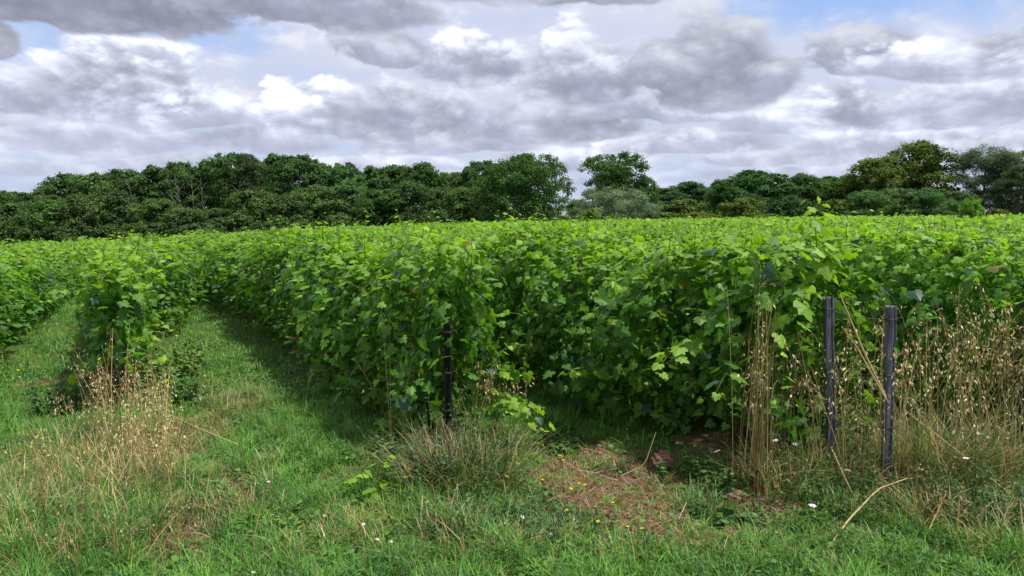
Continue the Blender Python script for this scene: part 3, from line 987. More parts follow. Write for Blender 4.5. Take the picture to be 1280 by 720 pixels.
plant_tree('pine', 1283, 184, 90, 101, 'dusky pine cut off by the right edge of the photo', 'pine_tree', 'tree', (.95, .95, .95), 'pines at the right')

def dead_tree(px, top, base, Y, lean, lb):
    p = at(px, top, Y)
    gz = float(T(p.x, Y))
    H = p.z - gz
    o = thing('dead_tree', lb, 'dead tree', (p.x - lean * H, Y, gz), 0, 'pale dead trunks in the left wood')
    g = Geo()
    z = np.linspace(-.2, H, 10)
    pts = np.stack((lean * z + np.cumsum(RNG.normal(0, .06, 10)), np.cumsum(RNG.normal(0, .05, 10)), z), -1)
    g.tube(pts, np.linspace(.08, .025, 10), 6)
    link('trunk', g.mesh('trunk', M_DEAD, True), o)
    for j in range(4):
        h = H * RNG.uniform(.55, .9)
        a = np.array([np.interp(h, z, pts[:, 0]), np.interp(h, z, pts[:, 1]), h])
        d = np.array((RNG.choice((-1, 1)) * RNG.uniform(.5, 1), RNG.normal(0, .4), 1.2))
        q = np.linspace(0, 1, 5)[:, None]
        gb = Geo()
        gb.tube(a + d * q * RNG.uniform(.7, 1.4) + RNG.normal(0, .04, (5, 3)), np.linspace(.05, .015, 5), 5)
        link('branch', gb.mesh('branch', M_DEAD, True), o)

for a in ((162, 224, 255, 104.5, -.05, 'forked pale dead trunk, leftmost in the left wood'), (216, 222, 258, 104, -.12, 'pale dead trunk leaning left, second from the left in the wood'), (224, 226, 258, 104, .18, 'pale dead trunk leaning right among the wood trees'),
          (240, 224, 258, 104, -.06, 'thin pale dead trunk between the leaning and the straight one'), (253, 222, 262, 103.5, -.03, 'straight pale dead trunk beside the brown twigs'),
          (300, 226, 262, 103, .04, 'pale trunk directly under the tall dark tree'), (446, 203, 220, 109, 0.0, 'thin bare dead top sticking above the middle of the wood')):
    dead_tree(*a)

# ------------------------------------------------------------------ posts and trellis wires
def mat_post(name, c1, c2, rough, metal=0.0):
    m = mat_bark(name, c1, c2, 75, rough, .035)
    m.node_tree.nodes['Principled BSDF'].inputs['Metallic'].default_value = metal
    return m
M_POST = mat_post('weathered_post', (.028, .031, .042), (.175, .185, .22), .92)
M_IRON = mat_post('dark_steel', (.012, .012, .015), (.05, .047, .05), .55, .5)
M_WIRE = mat_post('wire', (.05, .045, .045), (.12, .11, .10), .5, .7)

def profile_post(name, label, foot, topp, w, dpt, kind, mat):
    """a post whose cross-section is a channel (steel) or a grooved square (timber)"""
    o = thing(name, label, 'post', foot, 0, 'posts at the row ends')
    ax = topp - foot
    if kind == 'channel':
        t = .006
        pr = [(-w / 2, -dpt / 2), (-w / 2 + t, -dpt / 2), (-w / 2 + t, dpt / 2 - t), (w / 2 - t, dpt / 2 - t), (w / 2 - t, -dpt / 2), (w / 2, -dpt / 2), (w / 2, dpt / 2), (-w / 2, dpt / 2)]
    else:
        c = .006
        pr = [(-w / 2 + c, -dpt / 2), (w * .12, -dpt / 2), (w * .15, -dpt / 2 + .018), (w * .22, -dpt / 2 + .018), (w * .26, -dpt / 2), (w / 2 - c, -dpt / 2), (w / 2, -dpt / 2 + c), (w / 2, dpt / 2 - c), (w / 2 - c, dpt / 2),
              (-w / 2 + c, dpt / 2), (-w / 2, dpt / 2 - c), (-w / 2, -dpt / 2 + c)]
    pr = np.array(pr)
    n = 16
    V = []
    for i in range(n):
        q = i / (n - 1) * 1.0
        c = np.array(ax) * (q * 1.0) + np.array((0, 0, -.25 * (1 - q)))
        jx = RNG.normal(0, .0016, (len(pr), 2)) + RNG.normal(0, .0015, (1, 2))
        zz = RNG.normal(0, .008, len(pr)) if (i == n - 1 and kind != 'channel') else np.zeros(len(pr))
        for (a, b), j, dz in zip(pr, jx, zz):
            V.append((c[0] + a + j[0], c[1] + b + j[1], c[2] + dz))
    k = len(pr)
    F4 = [(i * k + j, i * k + (j + 1) % k, (i + 1) * k + (j + 1) % k, (i + 1) * k + j) for i in range(n - 1) for j in range(k)]
    g = Geo()
    g.add(V, np.array(F4), (.1, .1, .1))
    if kind == 'channel':
        cap = np.array([((n - 1) * k + a, (n - 1) * k + b, (n - 1) * k + c_, (n - 1) * k + d_) for a, b, c_, d_ in ((0, 1, 2, 7), (2, 3, 6, 7), (3, 4, 5, 6))])
        g.f[4].append(cap)
    else:
        g.f.setdefault(k, []).append(np.array([[(n - 1) * k + j for j in range(k)]]))
    link('shaft', g.mesh('shaft', mat), o)
    for q in (.93, .62, .33):
        gt = Geo()
        c = np.array(ax) * q
        th = np.linspace(0, 4 * np.pi, 28)
        sq = 1 / np.maximum(np.abs(np.cos(th)), np.abs(np.sin(th)))
        pts = np.stack((c[0] + np.cos(th) * (w / 2 + .004) * np.minimum(sq, 1.33), c[1] + np.sin(th) * (dpt / 2 + .004) * np.minimum(sq, 1.33), c[2] + np.linspace(-.006, .010, 28)), -1)
        pts = np.vstack((pts, pts[-1] + np.array([(.03, -.02, .01), (.05, -.015, -.03)])))
        gt.tube(pts, .0022, 5)
        link('wire_tie', gt.mesh('wire_tie', M_WIRE, True), o)
    return o

pA, pB, pC = ground(561, 566), ground(1043, 598), ground(1108, 607)
profile_post('vineyard_post', 'narrow dark steel post at the end of the middle row', pA, at(559, 404, pA.y), .048, .040, 'channel', M_IRON)
profile_post('vineyard_post', 'weathered blue-grey post, the left of two, half hidden in weeds', pB, at(1035, 371, pB.y), .056, .05, 'timber', M_POST)
profile_post('vineyard_post', 'weathered blue-grey post, the right of two, with wire wound round it', pC, at(1114, 384, pC.y), .054, .05, 'timber', M_POST)

def wire(p, q, label, sag=.03):
    o = Geo()
    t = np.linspace(0, 1, 14)[:, None]
    p, q = np.array(p), np.array(q)
    pts = p + (q - p) * t
    pts[:, 2] -= sag * np.sin(t[:, 0] * np.pi)
    o.tube(pts, .0028, 5)
    tag(link('trellis_wire', o.mesh('trellis_wire', M_WIRE, True)), label, 'wire', 'trellis wires')

rd3 = Vector((RD[0], RD[1], 0))
for hgt, w_ in ((.93, 'top'), (.62, 'middle'), (.33, 'bottom')):
    a = pC + (at(1114, 384, pC.y) - pC) * hgt
    b = pB + (at(1035, 371, pB.y) - pB) * hgt
    wire(a, b, '%s wire strung between the two grey posts' % w_, .015)
    wire(b, b + rd3 * 7 + Vector((0, 0, .12)), '%s wire from the left grey post into the vines' % w_)
    a = pA + (at(559, 404, pA.y) - pA) * hgt
    wire(a, a + rd3 * 7 + Vector((0, 0, .12)), '%s wire from the dark steel post into the vines' % w_)

# ------------------------------------------------------------------ extra shoots of the three end vines
def local(o, p):
    return np.array(o.matrix_basis.inverted() @ Vector(p))

def add_shoot(o, pts, size, n, col_young=.7, r0=.006, label=None):
    g = Geo()
    P = np.array([local(o, p) for p in pts])
    t = np.linspace(0, 1, len(P)); tt = np.linspace(0, 1, max(12, n))
    C = np.stack([np.interp(tt, t, P[:, i]) for i in range(3)], -1)
    C[1:-1] = (C[:-2] + C[1:-1] * 2 + C[2:]) / 4
    g.tube(C, np.linspace(r0, .0018, len(C)), 5, (.15, .20, .06))
    tl = np.linspace(.12, 1, n)
    Q = np.stack([np.interp(tl, tt, C[:, i]) for i in range(3)], -1)
    az = np.arange(n) * 2.4 + RNG.uniform(0, 6)
    out = np.stack((np.cos(az), np.sin(az), np.full(n, .1)), -1)
    Q += out * (.05 + .03 * RNG.random((n, 1)))
    Nn = out * .5 + np.array((0, 0, .7)) + RNG.normal(0, .3, (n, 3))
    D = out * .5 + np.array((0, 0, -.7)) + RNG.normal(0, .25, (n, 3))
    g.leaves(Q, Nn, D, size * (1.15 - .75 * tl ** 2) * RNG.uniform(.8, 1.15, n), GRAPE, vine_col(n, col_young + .3 * tl))
    s_ = link('shoot', g.mesh('shoot', M_VINE), o)
    if label:
        s_['label'] = label

for k_ in seen_rows:
    seen_rows[k_].rotation_euler = (0, 0, RZ)
bpy.context.view_layer.update()
vB, vA, vR = seen_rows[-1], seen_rows[0], seen_rows[1]
Y = 6.9
for pts, sz, n in (([(150, 400, Y), (165, 345, Y), (172, 312, Y - .1), (176, 288, Y - .15)], .10, 16), ([(140, 420, Y), (128, 370, Y - .1), (140, 330, Y - .1)], .11, 14), ([(150, 400, Y), (190, 350, Y), (205, 322, Y)], .12, 16),
                   ([(140, 440, Y), (118, 450, Y - .1), (98, 470, Y - .2), (88, 498, Y - .25)], .10, 16), ([(150, 430, Y), (185, 420, Y - .2), (200, 455, Y - .3), (210, 490, Y - .35)], .085, 18),
                   ([(150, 440, Y - .1), (135, 400, Y - .2), (120, 380, Y - .2)], .12, 12)):
    add_shoot(vB, [at(*p) for p in pts], sz, n)
Y = 5.6
for pts, sz, n, cy in (([(575, 480, Y), (612, 468, Y - .2), (640, 462, Y - .3)], .10, 8, .5), ([(585, 490, Y), (625, 495, Y - .2), (660, 510, Y - .3), (682, 540, Y - .35)], .125, 26, .75), ([(580, 480, Y), (615, 500, Y - .2), (645, 515, Y - .3), (665, 535, Y - .35)], .125, 22, .7), ([(590, 500, Y), (610, 460, Y - .2), (635, 455, Y - .3)], .11, 14, .6), ([(600, 490, Y - .1), (640, 500, Y - .3), (672, 512, Y - .35)], .10, 12, .8),
                       ([(545, 420, Y), (520, 340, Y), (528, 300, Y), (530, 276, Y)], .10, 16, .5), ([(540, 480, Y), (500, 500, Y - .1), (480, 540, Y - .2), (470, 570, Y - .2)], .11, 16, .1), ([(560, 430, Y), (585, 400, Y - .1), (590, 440, Y - .15), (592, 480, Y - .2)], .11, 16, .3),
                       ([(520, 500, Y), (505, 540, Y - .25), (495, 585, Y - .3)], .12, 14, 0), ([(560, 500, Y), (540, 520, Y - .3), (535, 560, Y - .45)], .09, 16, .2), ([(570, 500, Y), (582, 530, Y - .3), (575, 575, Y - .45)], .08, 16, .3),
                       ([(530, 400, Y), (500, 390, Y - .2), (470, 420, Y - .3)], .10, 14, .5), ([(520, 330, Y), (490, 350, Y - .2), (480, 400, Y - .3)], .10, 14, .6)):
    add_shoot(vA, [at(*p) for p in pts], sz, n, cy)
Y = 4.9
for pts, sz, n, cy, lb in (([(1020, 360, Y), (1022, 320, Y), (1019, 285, Y), (1018, 249, Y)], .13, 26, .8, 'tall lone shoot standing above the row'), ([(1020, 350, Y), (1000, 375, Y - .2), (980, 410, Y - .25), (968, 440, Y - .3)], .15, 12, .75, 'hanging shoot with large bright leaves'),
                           ([(930, 440, Y), (905, 470, Y - .3), (890, 500, Y - .35)], .11, 12, .3, None), ([(900, 420, Y + .3), (850, 430, Y), (830, 450, Y - .1), (820, 470, Y - .1)], .12, 14, .4, None), ([(760, 470, 5.8), (730, 462, 5.6), (705, 470, 5.5)], .10, 10, .5, None)):
    add_shoot(vR, [at(*p) for p in pts], sz, n, cy, label=lb)

# ------------------------------------------------------------------ wild oats, weeds, straw
def oat_geo(n, spread, hh, seeds, reddish=.3, lean=.25, sz=1.0):
    g = Geo()
    for _ in range(n):
        a, r = RNG.uniform(0, 6.28), spread * RNG.random() ** .6
        h = hh * RNG.uniform(.68, 1.08)
        d = RNG.normal(0, lean, 2)
        t = np.linspace(0, 1, 8)
        pts = np.stack((math.cos(a) * r + d[0] * h * t ** 1.6, math.sin(a) * r + d[1] * h * t ** 1.6, h * t - .02), -1)
        q = RNG.random()
        c = (np.array((.34, .20, .09)) if RNG.random() < reddish else np.array((.56, .44, .19))) * RNG.uniform(.75, 1.15)
        if q < .18:
            c = np.array((.17, .20, .06))
        g.tube(pts, np.linspace(.0030, .0011, 8), 4, c)
        m = int(seeds * RNG.uniform(.5, 1.4))
        if m:
            tt = 1 - .42 * RNG.random(m) ** 1.1
            S_ = np.stack([np.interp(tt, t, pts[:, i]) for i in range(3)], -1)
            az = RNG.uniform(0, 6.28, m)
            rr = RNG.uniform(.012, .075, m) * np.clip((1.12 - tt) * 3.0, .3, 1)
            B_ = S_.copy()
            S_ += np.stack((np.cos(az) * rr, np.sin(az) * rr, RNG.uniform(-.03, .02, m)), -1)
            ln = np.linalg.norm(S_ - B_, axis=1)
            hair = (np.array([(-.010, 0, 0), (.010, 0, 0), (.006, 1, .0), (-.006, 1, .0)]), np.array([(0, 1, 2, 3)]))
            g.leaves(B_, RNG.normal(0, 1, (m, 3)), (S_ - B_) / ln[:, None], ln, hair, c)
            D = np.stack((np.cos(az) * .35, np.sin(az) * .35, np.full(m, -1.0)), -1)
            cc = np.array((.70, .60, .33)) * RNG.uniform(.65, 1.2, (m, 1))
            cc = np.where(RNG.random((m, 1)) < .2, np.array((.46, .32, .18)), cc)
            g.leaves(S_, RNG.normal(0, 1, (m, 3)), D, RNG.uniform(.020, .037, m) * sz, LANCE, cc * (.72 if sz < .7 else 1))
    # dry leaves at the foot
    m = n * 2
    a = RNG.uniform(0, 6.28, m); r = spread * 1.1 * RNG.random(m) ** .5
    P = np.stack((np.cos(a) * r, np.sin(a) * r, np.full(m, -.02)), -1)
    col = np.where(RNG.random((m, 1)) < .5, np.array((.42, .32, .16)), np.array((.12, .17, .05))) * RNG.uniform(.7, 1.15, (m, 1))
    blades(P, RNG.uniform(0, 6.28, m), RNG.uniform(.15, .5, m) * min(1, hh), RNG.uniform(.004, .009, m), RNG.uniform(.3, 1.3, m), col, None, None, g)
    return g

def oats(px, py, n, spread, hh, seeds, label, red=.3, lean=.2, group='dry wild oat clumps'):
    tag(link('wild_oat_clump', oat_geo(n, spread, hh, seeds, red, lean, .82 if px < 260 and py < 605 else (.62 if px < 260 else 1.0)).mesh('wild_oat_clump', M_DRY), None, ground(px, py)), label, 'wild oats', group)

for a in ((1150, 585, 17, .24, 1.18, 16, 'straw coloured wild oats just right of the right grey post', .2), (1187, 575, 17, .24, 1.16, 18, 'wild oats with hanging pale seeds, second clump right of the posts', .2),
          (1222, 580, 17, .24, 1.28, 18, 'wild oats with hanging pale seeds, third clump right of the posts', .2), (1255, 572, 17, .24, 1.12, 18, 'wild oats at the far right under the dark vines', .2), (1125, 600, 12, .16, .95, 16, 'wild oats at the very foot of the right grey post', .2), (1240, 612, 14, .26, .85, 16, 'shorter wild oats in front of the far right ones', .2), (1030, 608, 10, .16, .95, 14, 'straw stalks hiding the foot of the left grey post', .2),
          (1292, 580, 16, .24, 1.2, 18, 'wild oats cut by the right edge of the photo', .2),
          (946, 612, 26, .07, 1.12, 5, 'dense reddish brown stalk bundle left of the grey posts', .75), (975, 600, 12, .14, 1.12, 20, 'oat stalks with seeds among the vine leaves left of the grey posts', .4), (925, 596, 8, .10, 1.32, 10, 'tallest brown stalks in front of the bushy row end', .6),
          (1008, 600, 9, .12, .92, 22, 'thin oats hanging seeds at the left grey post', .3), (1068, 592, 16, .16, 1.15, 20, 'straw stalks between the two grey posts', .2), (1090, 605, 8, .10, .7, 12, 'short straw stalks at the foot of the right grey post', .3),
          (602, 560, 7, .12, .74, 20, 'oat stalks with pale seeds right of the dark steel post', .3), (640, 545, 6, .14, .62, 20, 'small oats behind the low bright vine shoot', .3), (497, 560, 6, .10, .95, 4, 'dry brown stalks in the leaves left of the dark steel post', .6),
          (138, 545, 16, .18, 0.83, 9, 'tawny dry stalks at the foot of the ragged end vine', .4), (168, 550, 16, .22, 0.65, 24, 'pale seeded grass clump in front of the ragged end vine', .1), (200, 560, 16, .20, 0.53, 24, 'pale low seeded clump right of the tawny stalks', .1),
          (116, 560, 14, .2, .55, 20, 'straw clump left of the pale seeded grass', .3), (178, 590, 26, .26, .42, 16, 'thick golden straw patch beside the worn path edge', .15), (212, 600, 26, .2, .36, 6, 'golden lying straw at the left edge of the green path', .1)):
    oats(*a[:7], red=a[7], lean=.07 if a[0] in (946, 925) else .2)
for i, (px, py, hh) in enumerate(((20, 640, .42), (62, 600, .40), (100, 645, .40), (58, 690, .36), (150, 632, .42), (128, 590, .42), (205, 640, .34), (12, 590, .38), (170, 690, .30), (90, 715, .32))):
    oats(px, py, 13, .28, hh * .85, 6, 'pale seeding grass tussock, %s of those in the left foreground' % ('lowest', 'upper left', 'middle', 'bottom left', 'broadest', 'topmost', 'rightmost', 'leftmost', 'greenest', 'front')[i], .35, .3, 'seeding grass tussocks')

def weed_geo(n, spread, hh, leaf, shape, cols, per=16, lean=.35):
    g = Geo()
    for _ in range(n):
        a, r = RNG.uniform(0, 6.28), spread * RNG.random() ** .6
        h = hh * RNG.uniform(.5, 1.1)
        d = RNG.normal(0, lean, 2) + np.array((math.cos(a), math.sin(a))) * .3
        t = np.linspace(0, 1, 6)
        pts = np.stack((math.cos(a) * r + d[0] * h * t, math.sin(a) * r + d[1] * h * t, h * t - .02), -1)
        g.tube(pts, np.linspace(.003, .0012, 6), 4, (.09, .13, .04))
        m = per
        tt = RNG.uniform(.1, 1, m)
        Q = np.stack([np.interp(tt, t, pts[:, i]) for i in range(3)], -1)
        az = RNG.uniform(0, 6.28, m)
        out = np.stack((np.cos(az), np.sin(az), RNG.uniform(-.1, .6, m)), -1)
        Nn = np.stack((np.cos(az) * .3, np.sin(az) * .3, np.ones(m)), -1) + RNG.normal(0, .3, (m, 3))
        c = np.array(cols[0]) + (np.array(cols[1]) - np.array(cols[0])) * RNG.random((m, 1))
        g.leaves(Q, Nn, out, leaf * RNG.uniform(.6, 1.3, m) * (1.2 - .6 * tt), shape, c)
    return g

GREEN, BLUE, LIME, RUST = ((.045, .11, .025), (.09, .17, .035)), ((.055, .12, .045), (.10, .18, .07)), ((.10, .19, .03), (.17, .26, .05)), ((.15, .12, .05), (.28, .20, .08))
WEEDS = [
    (1000, 622, 22, .22, .42, .05, LANCE, GREEN, 'leafy green weed left of the left grey post'), (1040, 628, 22, .20, .22, .045, LANCE, GREEN, 'leafy green weed at the foot of the left grey post'), (1085, 632, 22, .22, .20, .05, LANCE, BLUE, 'grey-green weed between and before the grey posts'),
    (1140, 640, 22, .24, .34, .06, LANCE, GREEN, 'green weed right of the right grey post'), (1185, 645, 22, .25, .36, .06, LANCE, RUST, 'rusty weed in the lower right'), (1228, 640, 22, .26, .38, .06, LANCE, GREEN, 'tall green weed under the wild oats'), (1268, 655, 22, .26, .36, .055, LANCE, BLUE, 'grey-green weed in the lower right corner'),
    (1070, 560, 14, .2, .5, .06, LEAF6, GREEN, 'broad-leaved weed behind the two grey posts'), (1000, 560, 16, .22, .55, .06, LEAF6, GREEN, 'bindweed thicket left of the left grey post'), (905, 605, 16, .2, .26, .06, LEAF6, GREEN, 'dark weed under the bushy row end'), (858, 590, 9, .16, .16, .05, LEAF6, GREEN, 'dark weed in the shade beside the clay clod'),
    (1160, 590, 10, .15, .55, .20, LANCE, BLUE, 'blue-green reed-like grass right of the right grey post'), (868, 640, 9, .10, .10, .14, LANCE, BLUE, 'blue-green grass tuft on the bare patch'), (905, 650, 11, .18, .09, .07, LEAF6, GREEN, 'flat leafy rosette right of the bare patch'), (960, 655, 12, .2, .13, .06, LANCE, GREEN, 'small green weed before the bushy row end'),
    (540, 600, 34, .24, .50, .06, LANCE, BLUE, 'weed tangle at the foot of the dark steel post'), (605, 600, 30, .22, .50, .05, LANCE, GREEN, 'bushy weed right of the dark steel post'), (515, 600, 16, .2, .30, .07, LEAF6, BLUE, 'dark leafy weed left of the dark steel post'), (585, 650, 18, .26, .20, .12, LANCE, BLUE, 'long-bladed grass tuft before the dark steel post'),
    (640, 665, 18, .24, .20, .10, LANCE, BLUE, 'grey-green tuft left of the bare patch'), (690, 660, 14, .2, .15, .07, LANCE, BLUE, 'grey-green weed on the left edge of the bare patch'), (195, 480, 30, .34, .42, .075, LEAF6, LIME, 'pale flowering creeper right of the ragged end vine'), (222, 505, 22, .26, .28, .07, LEAF6, GREEN, 'low creeper beside the grass path'), (222, 460, 24, .28, .36, .07, LEAF6, LIME, 'light green creeper further back beside the grass path'),
    (75, 520, 18, .2, .3, .08, LEAF6, GREEN, 'green weed left of the ragged end vine'), (115, 640, 16, .22, .2, .12, LANCE, BLUE, 'dark green grass tuft in the left foreground'), (345, 660, 14, .2, .12, .06, LEAF6, LIME, 'light clover patch in the green path'), (760, 700, 16, .25, .16, .1, LANCE, GREEN, 'green tuft at the bottom middle of the photo'),
    (1110, 690, 16, .25, .16, .07, LANCE, GREEN, 'low green weed below the fallen straw'), (985, 700, 16, .25, .15, .08, LANCE, GREEN, 'low green weed left of the fallen straw'), (700, 560, 12, .2, .12, .06, LEAF6, GREEN, 'small yellow-flowered weed under the vines'),
]
for (px, py, n, sp, hh, lf, shp, cc, lb) in WEEDS:
    if shp is LANCE:
        lf = min(lf, .055)
    tag(link('weed_clump', weed_geo(int(n * 1.3), sp, hh, lf * .8, shp, cc, 22).mesh('weed_clump', M_WEED), None, ground(px, py)), lb, 'weed', 'weeds at the row ends')

# tufts of tall grass
def tuft(px, py, n, spread, hh, dry, label):
    g = Geo()
    a = RNG.uniform(0, 6.28, n); r = spread * RNG.random(n) ** .6
    r1 = RNG.random((n, 1))
    col = np.array((.065, .15, .035)) * (1 - r1) + np.array((.15, .25, .08)) * r1
    dc = np.array((.34, .25, .12)) * (1 - r1) + np.array((.5, .4, .22)) * r1
    col = np.where(RNG.random((n, 1)) < dry, dc, col) * RNG.uniform(.7, 1.15, (n, 1))
    blades(np.stack((np.cos(a) * r, np.sin(a) * r, np.full(n, -.02)), -1), a + RNG.normal(0, .9, n), hh * RNG.uniform(.45, 1.1, n), RNG.uniform(.004, .010, n), RNG.uniform(.15, 1.0, n), col, None, None, g)
    tag(link('grass_tuft', g.mesh('grass_tuft', M_GRASS), None, ground(px, py)), label, 'grass tuft', 'tall grass tufts')

for a in ((1130, 590, 210, .24, .62, .45, 'tall green grass tuft close right of the right grey post'), (1172, 600, 220, .26, .60, .5, 'tall grass tuft at the foot of the wild oats'), (1215, 600, 220, .28, .62, .5, 'tall grass tuft under the hanging oat seeds'),
          (1262, 600, 220, .28, .64, .5, 'tall grass tuft at the right edge under the vines'), (1062, 610, 200, .22, .42, .5, 'tawny grass tuft between the feet of the grey posts'), (1015, 600, 150, .2, .50, .3, 'tall grass tuft left of the left grey post'),
          (975, 615, 120, .16, .36, .45, 'mixed dry grass tuft beside the brown stalk bundle'), (1150, 650, 170, .26, .32, .45, 'rusty grass tuft below the right grey post'), (1210, 665, 170, .26, .32, .45, 'rusty grass tuft in the lower right'), (1265, 690, 150, .26, .28, .35, 'grass tuft in the lower right corner'),
          (545, 610, 230, .22, .46, .45, 'tangled grass tuft right below the dark steel post'), (600, 615, 240, .24, .48, .25, 'tall grass tuft right of the dark steel post'), (625, 585, 140, .18, .34, .3, 'light grass tuft below the low bright vine shoot'), (560, 660, 150, .22, .24, .25, 'long grass tuft left of the white flowers'), (615, 680, 160, .26, .24, .2, 'long grass tuft at the bottom middle'),
          (505, 590, 120, .18, .30, .2, 'dark grass tuft under the left side of the middle row'), (120, 575, 170, .26, .34, .5, 'straw mixed grass tuft below the ragged end vine'), (75, 560, 130, .24, .28, .2, 'green grass tuft left of the straw'), (155, 610, 180, .26, .34, .6, 'golden tuft among the tawny stalks'), (40, 660, 170, .3, .30, .3, 'grass tuft in the left foreground corner'),
          (110, 690, 170, .3, .28, .2, 'dark green grass tuft at the bottom left'), (180, 660, 150, .24, .26, .4, 'grass tuft left of the worn track'), (310, 640, 150, .22, .20, .35, 'tuft with dry core right of the worn track'), (880, 640, 130, .14, .22, .05, 'blue-green blades standing on the bare patch')):
    tuft(*a)

# low broad leaves in the turf
def ground_leaves():
    n = 170000
    x = RNG.uniform(-6.2, 4.6, n); y = RNG.uniform(2.9, 9.0, n)
    cl = wob(x + 4.2, y - 1.7, 2.1)
    ok = in_view(x, y) & (cl > RNG.uniform(-.1, .9, n)) & (bare(x, y) < .85 * RNG.random(n) + .25)
    x, y = x[ok], y[ok]; n = len(x)
    P = np.stack((x, y, T(x, y) + RNG.uniform(.005, .06, n)), -1)
    r = RNG.random((n, 1))
    col = np.array((.045, .13, .026)) * (1 - r) + np.array((.11, .24, .045)) * r
    g = Geo()
    g.leaves(P, np.array((0, 0, 1.)) + RNG.normal(0, .4, (n, 3)), RNG.normal(0, 1, (n, 3)) * np.array((1, 1, .3)), RNG.uniform(.014, .042, n), LEAF6, col)
    tag(link('ground_cover', g.mesh('ground_cover', M_WEED)), 'clover and small broad leaves growing through the front grass', 'ground cover', None, 'stuff')
    # cut straw lying on the bare earth
    n = 4200
    x = RNG.uniform(-3.4, 2.6, n); y = RNG.uniform(3.2, 6.4, n)
    ok = (np.maximum(bare(x, y), .6 * dryness(x, y)) > RNG.uniform(.25, 1.0, n)) & in_view(x, y)
    x, y = x[ok], y[ok]; n = len(x)
    P = np.stack((x, y, T(x, y) + RNG.uniform(.0, .018, n)), -1)
    a = RNG.uniform(0, 6.28, n)
    D = np.stack((np.cos(a), np.sin(a), RNG.normal(0, .12, n)), -1)
    r = RNG.random((n, 1))
    col = (np.array((.18, .09, .06)) * (1 - r) + np.array((.46, .35, .22)) * r) * RNG.uniform(.7, 1.1, (n, 1))
    g = Geo()
    strip = (np.array([(-.02, 0, 0), (.02, 0, 0), (.014, 1, .05), (-.014, 1, .05)]), np.array([(0, 1, 2, 3)]))
    g.leaves(P, np.array((0, 0, 1.)) + RNG.normal(0, .3, (n, 3)), D, RNG.uniform(.05, .16, n), strip, col)
    tag(link('straw_litter', g.mesh('straw_litter', M_DRY)), 'cut straw lying on the bare earth', 'straw litter', None, 'stuff')

ground_leaves()

def soil_crumbs():
    n = 16000
    x = RNG.uniform(-3.0, 2.6, n); y = RNG.uniform(3.3, 6.2, n)
    ok = (bare(x, y) > RNG.uniform(.35, 1.0, n)) & in_view(x, y)
    x, y = x[ok], y[ok]; n = len(x)
    r = .003 + .012 * RNG.random(n) ** 3
    octa = np.array([(1, 0, 0), (-1, 0, 0), (0, 1, 0), (0, -1, 0), (0, 0, .8), (0, 0, -.8)], float)
    fc = np.array([(0, 2, 4), (2, 1, 4), (1, 3, 4), (3, 0, 4), (2, 0, 5), (1, 2, 5), (3, 1, 5), (0, 3, 5)])
    V = octa[None] * (1 + RNG.normal(0, .25, (n, 6, 1))) * r[:, None, None]
    a = RNG.uniform(0, 6.28, n)[:, None]
    V[..., 0], V[..., 1] = V[..., 0] * np.cos(a) - V[..., 1] * np.sin(a), V[..., 0] * np.sin(a) + V[..., 1] * np.cos(a)
    V += np.stack((x, y, T(x, y) - .02 * bare(x, y) + .012 * wob(x, y, 4.0) + r * .5), -1)[:, None]
    q = RNG.random((n, 1))
    col = (np.array((.10, .05, .035)) * (1 - q) + np.array((.27, .17, .115)) * q)
    g = Geo()
    g.add(V.reshape(-1, 3), (fc[None] + (np.arange(n) * 6)[:, None, None]).reshape(-1, 3), np.repeat(col, 6, axis=0))
    tag(link('soil_crumbs', g.mesh('soil_crumbs', M_SOIL)), 'crumbs of reddish earth on the bare patch', 'soil', None, 'stuff')

M_SOIL = mat_leaf('soil_crumb', 0.0, 0.95, 0.1, 0.0)
soil_crumbs()

# young vine by itself on the ground
gs = Geo()
for d in ((.3, .1, 1), (-.4, -.2, .8), (.7, -.3, .6), (-.1, .3, 1.1)):
    shoot_geo(gs, np.array((0, 0, 0.)), np.array(d, float), .32, GRAPE, .085)
tag(link('young_vine', gs.mesh('young_vine', M_VINE), None, ground(468, 622)), 'small young vine on the ground left of the dark steel post', 'grapevine')

# brown tangle of dead stalks at the steel post
gt = Geo()
m = 420
a = RNG.uniform(0, 6.28, m); r = .26 * RNG.random(m) ** .5
col = np.where(RNG.random((m, 1)) < .6, np.array((.13, .075, .05)), np.array((.36, .27, .16))) * RNG.uniform(.6, 1.2, (m, 1))
blades(np.stack((np.cos(a) * r, np.sin(a) * r, np.full(m, -.02)), -1), RNG.uniform(0, 6.28, m), RNG.uniform(.15, .58, m), RNG.uniform(.003, .006, m), RNG.uniform(.2, 1.2, m), col, None, None, gt)
p = ground(566, 596)
tag(link('dead_grass_tuft', gt.mesh('dead_grass_tuft', M_DRY), None, p), 'brown tangle of dead stalks at the foot of the dark steel post', 'dead grass')

def stalk(pts, r, label, c=(.52, .40, .19)):
    g = Geo()
    P = np.array([at(*p) for p in pts])
    t = np.linspace(0, 1, len(P)); tt = np.linspace(0, 1, 14)
    C = np.stack([np.interp(tt, t, P[:, i]) for i in range(3)], -1)
    g.tube(C, np.linspace(r, r * .55, 14), 5, c)
    tag(link('straw_stalk', g.mesh('straw_stalk', M_DRY, True)), label, 'straw', 'loose straw stalks')

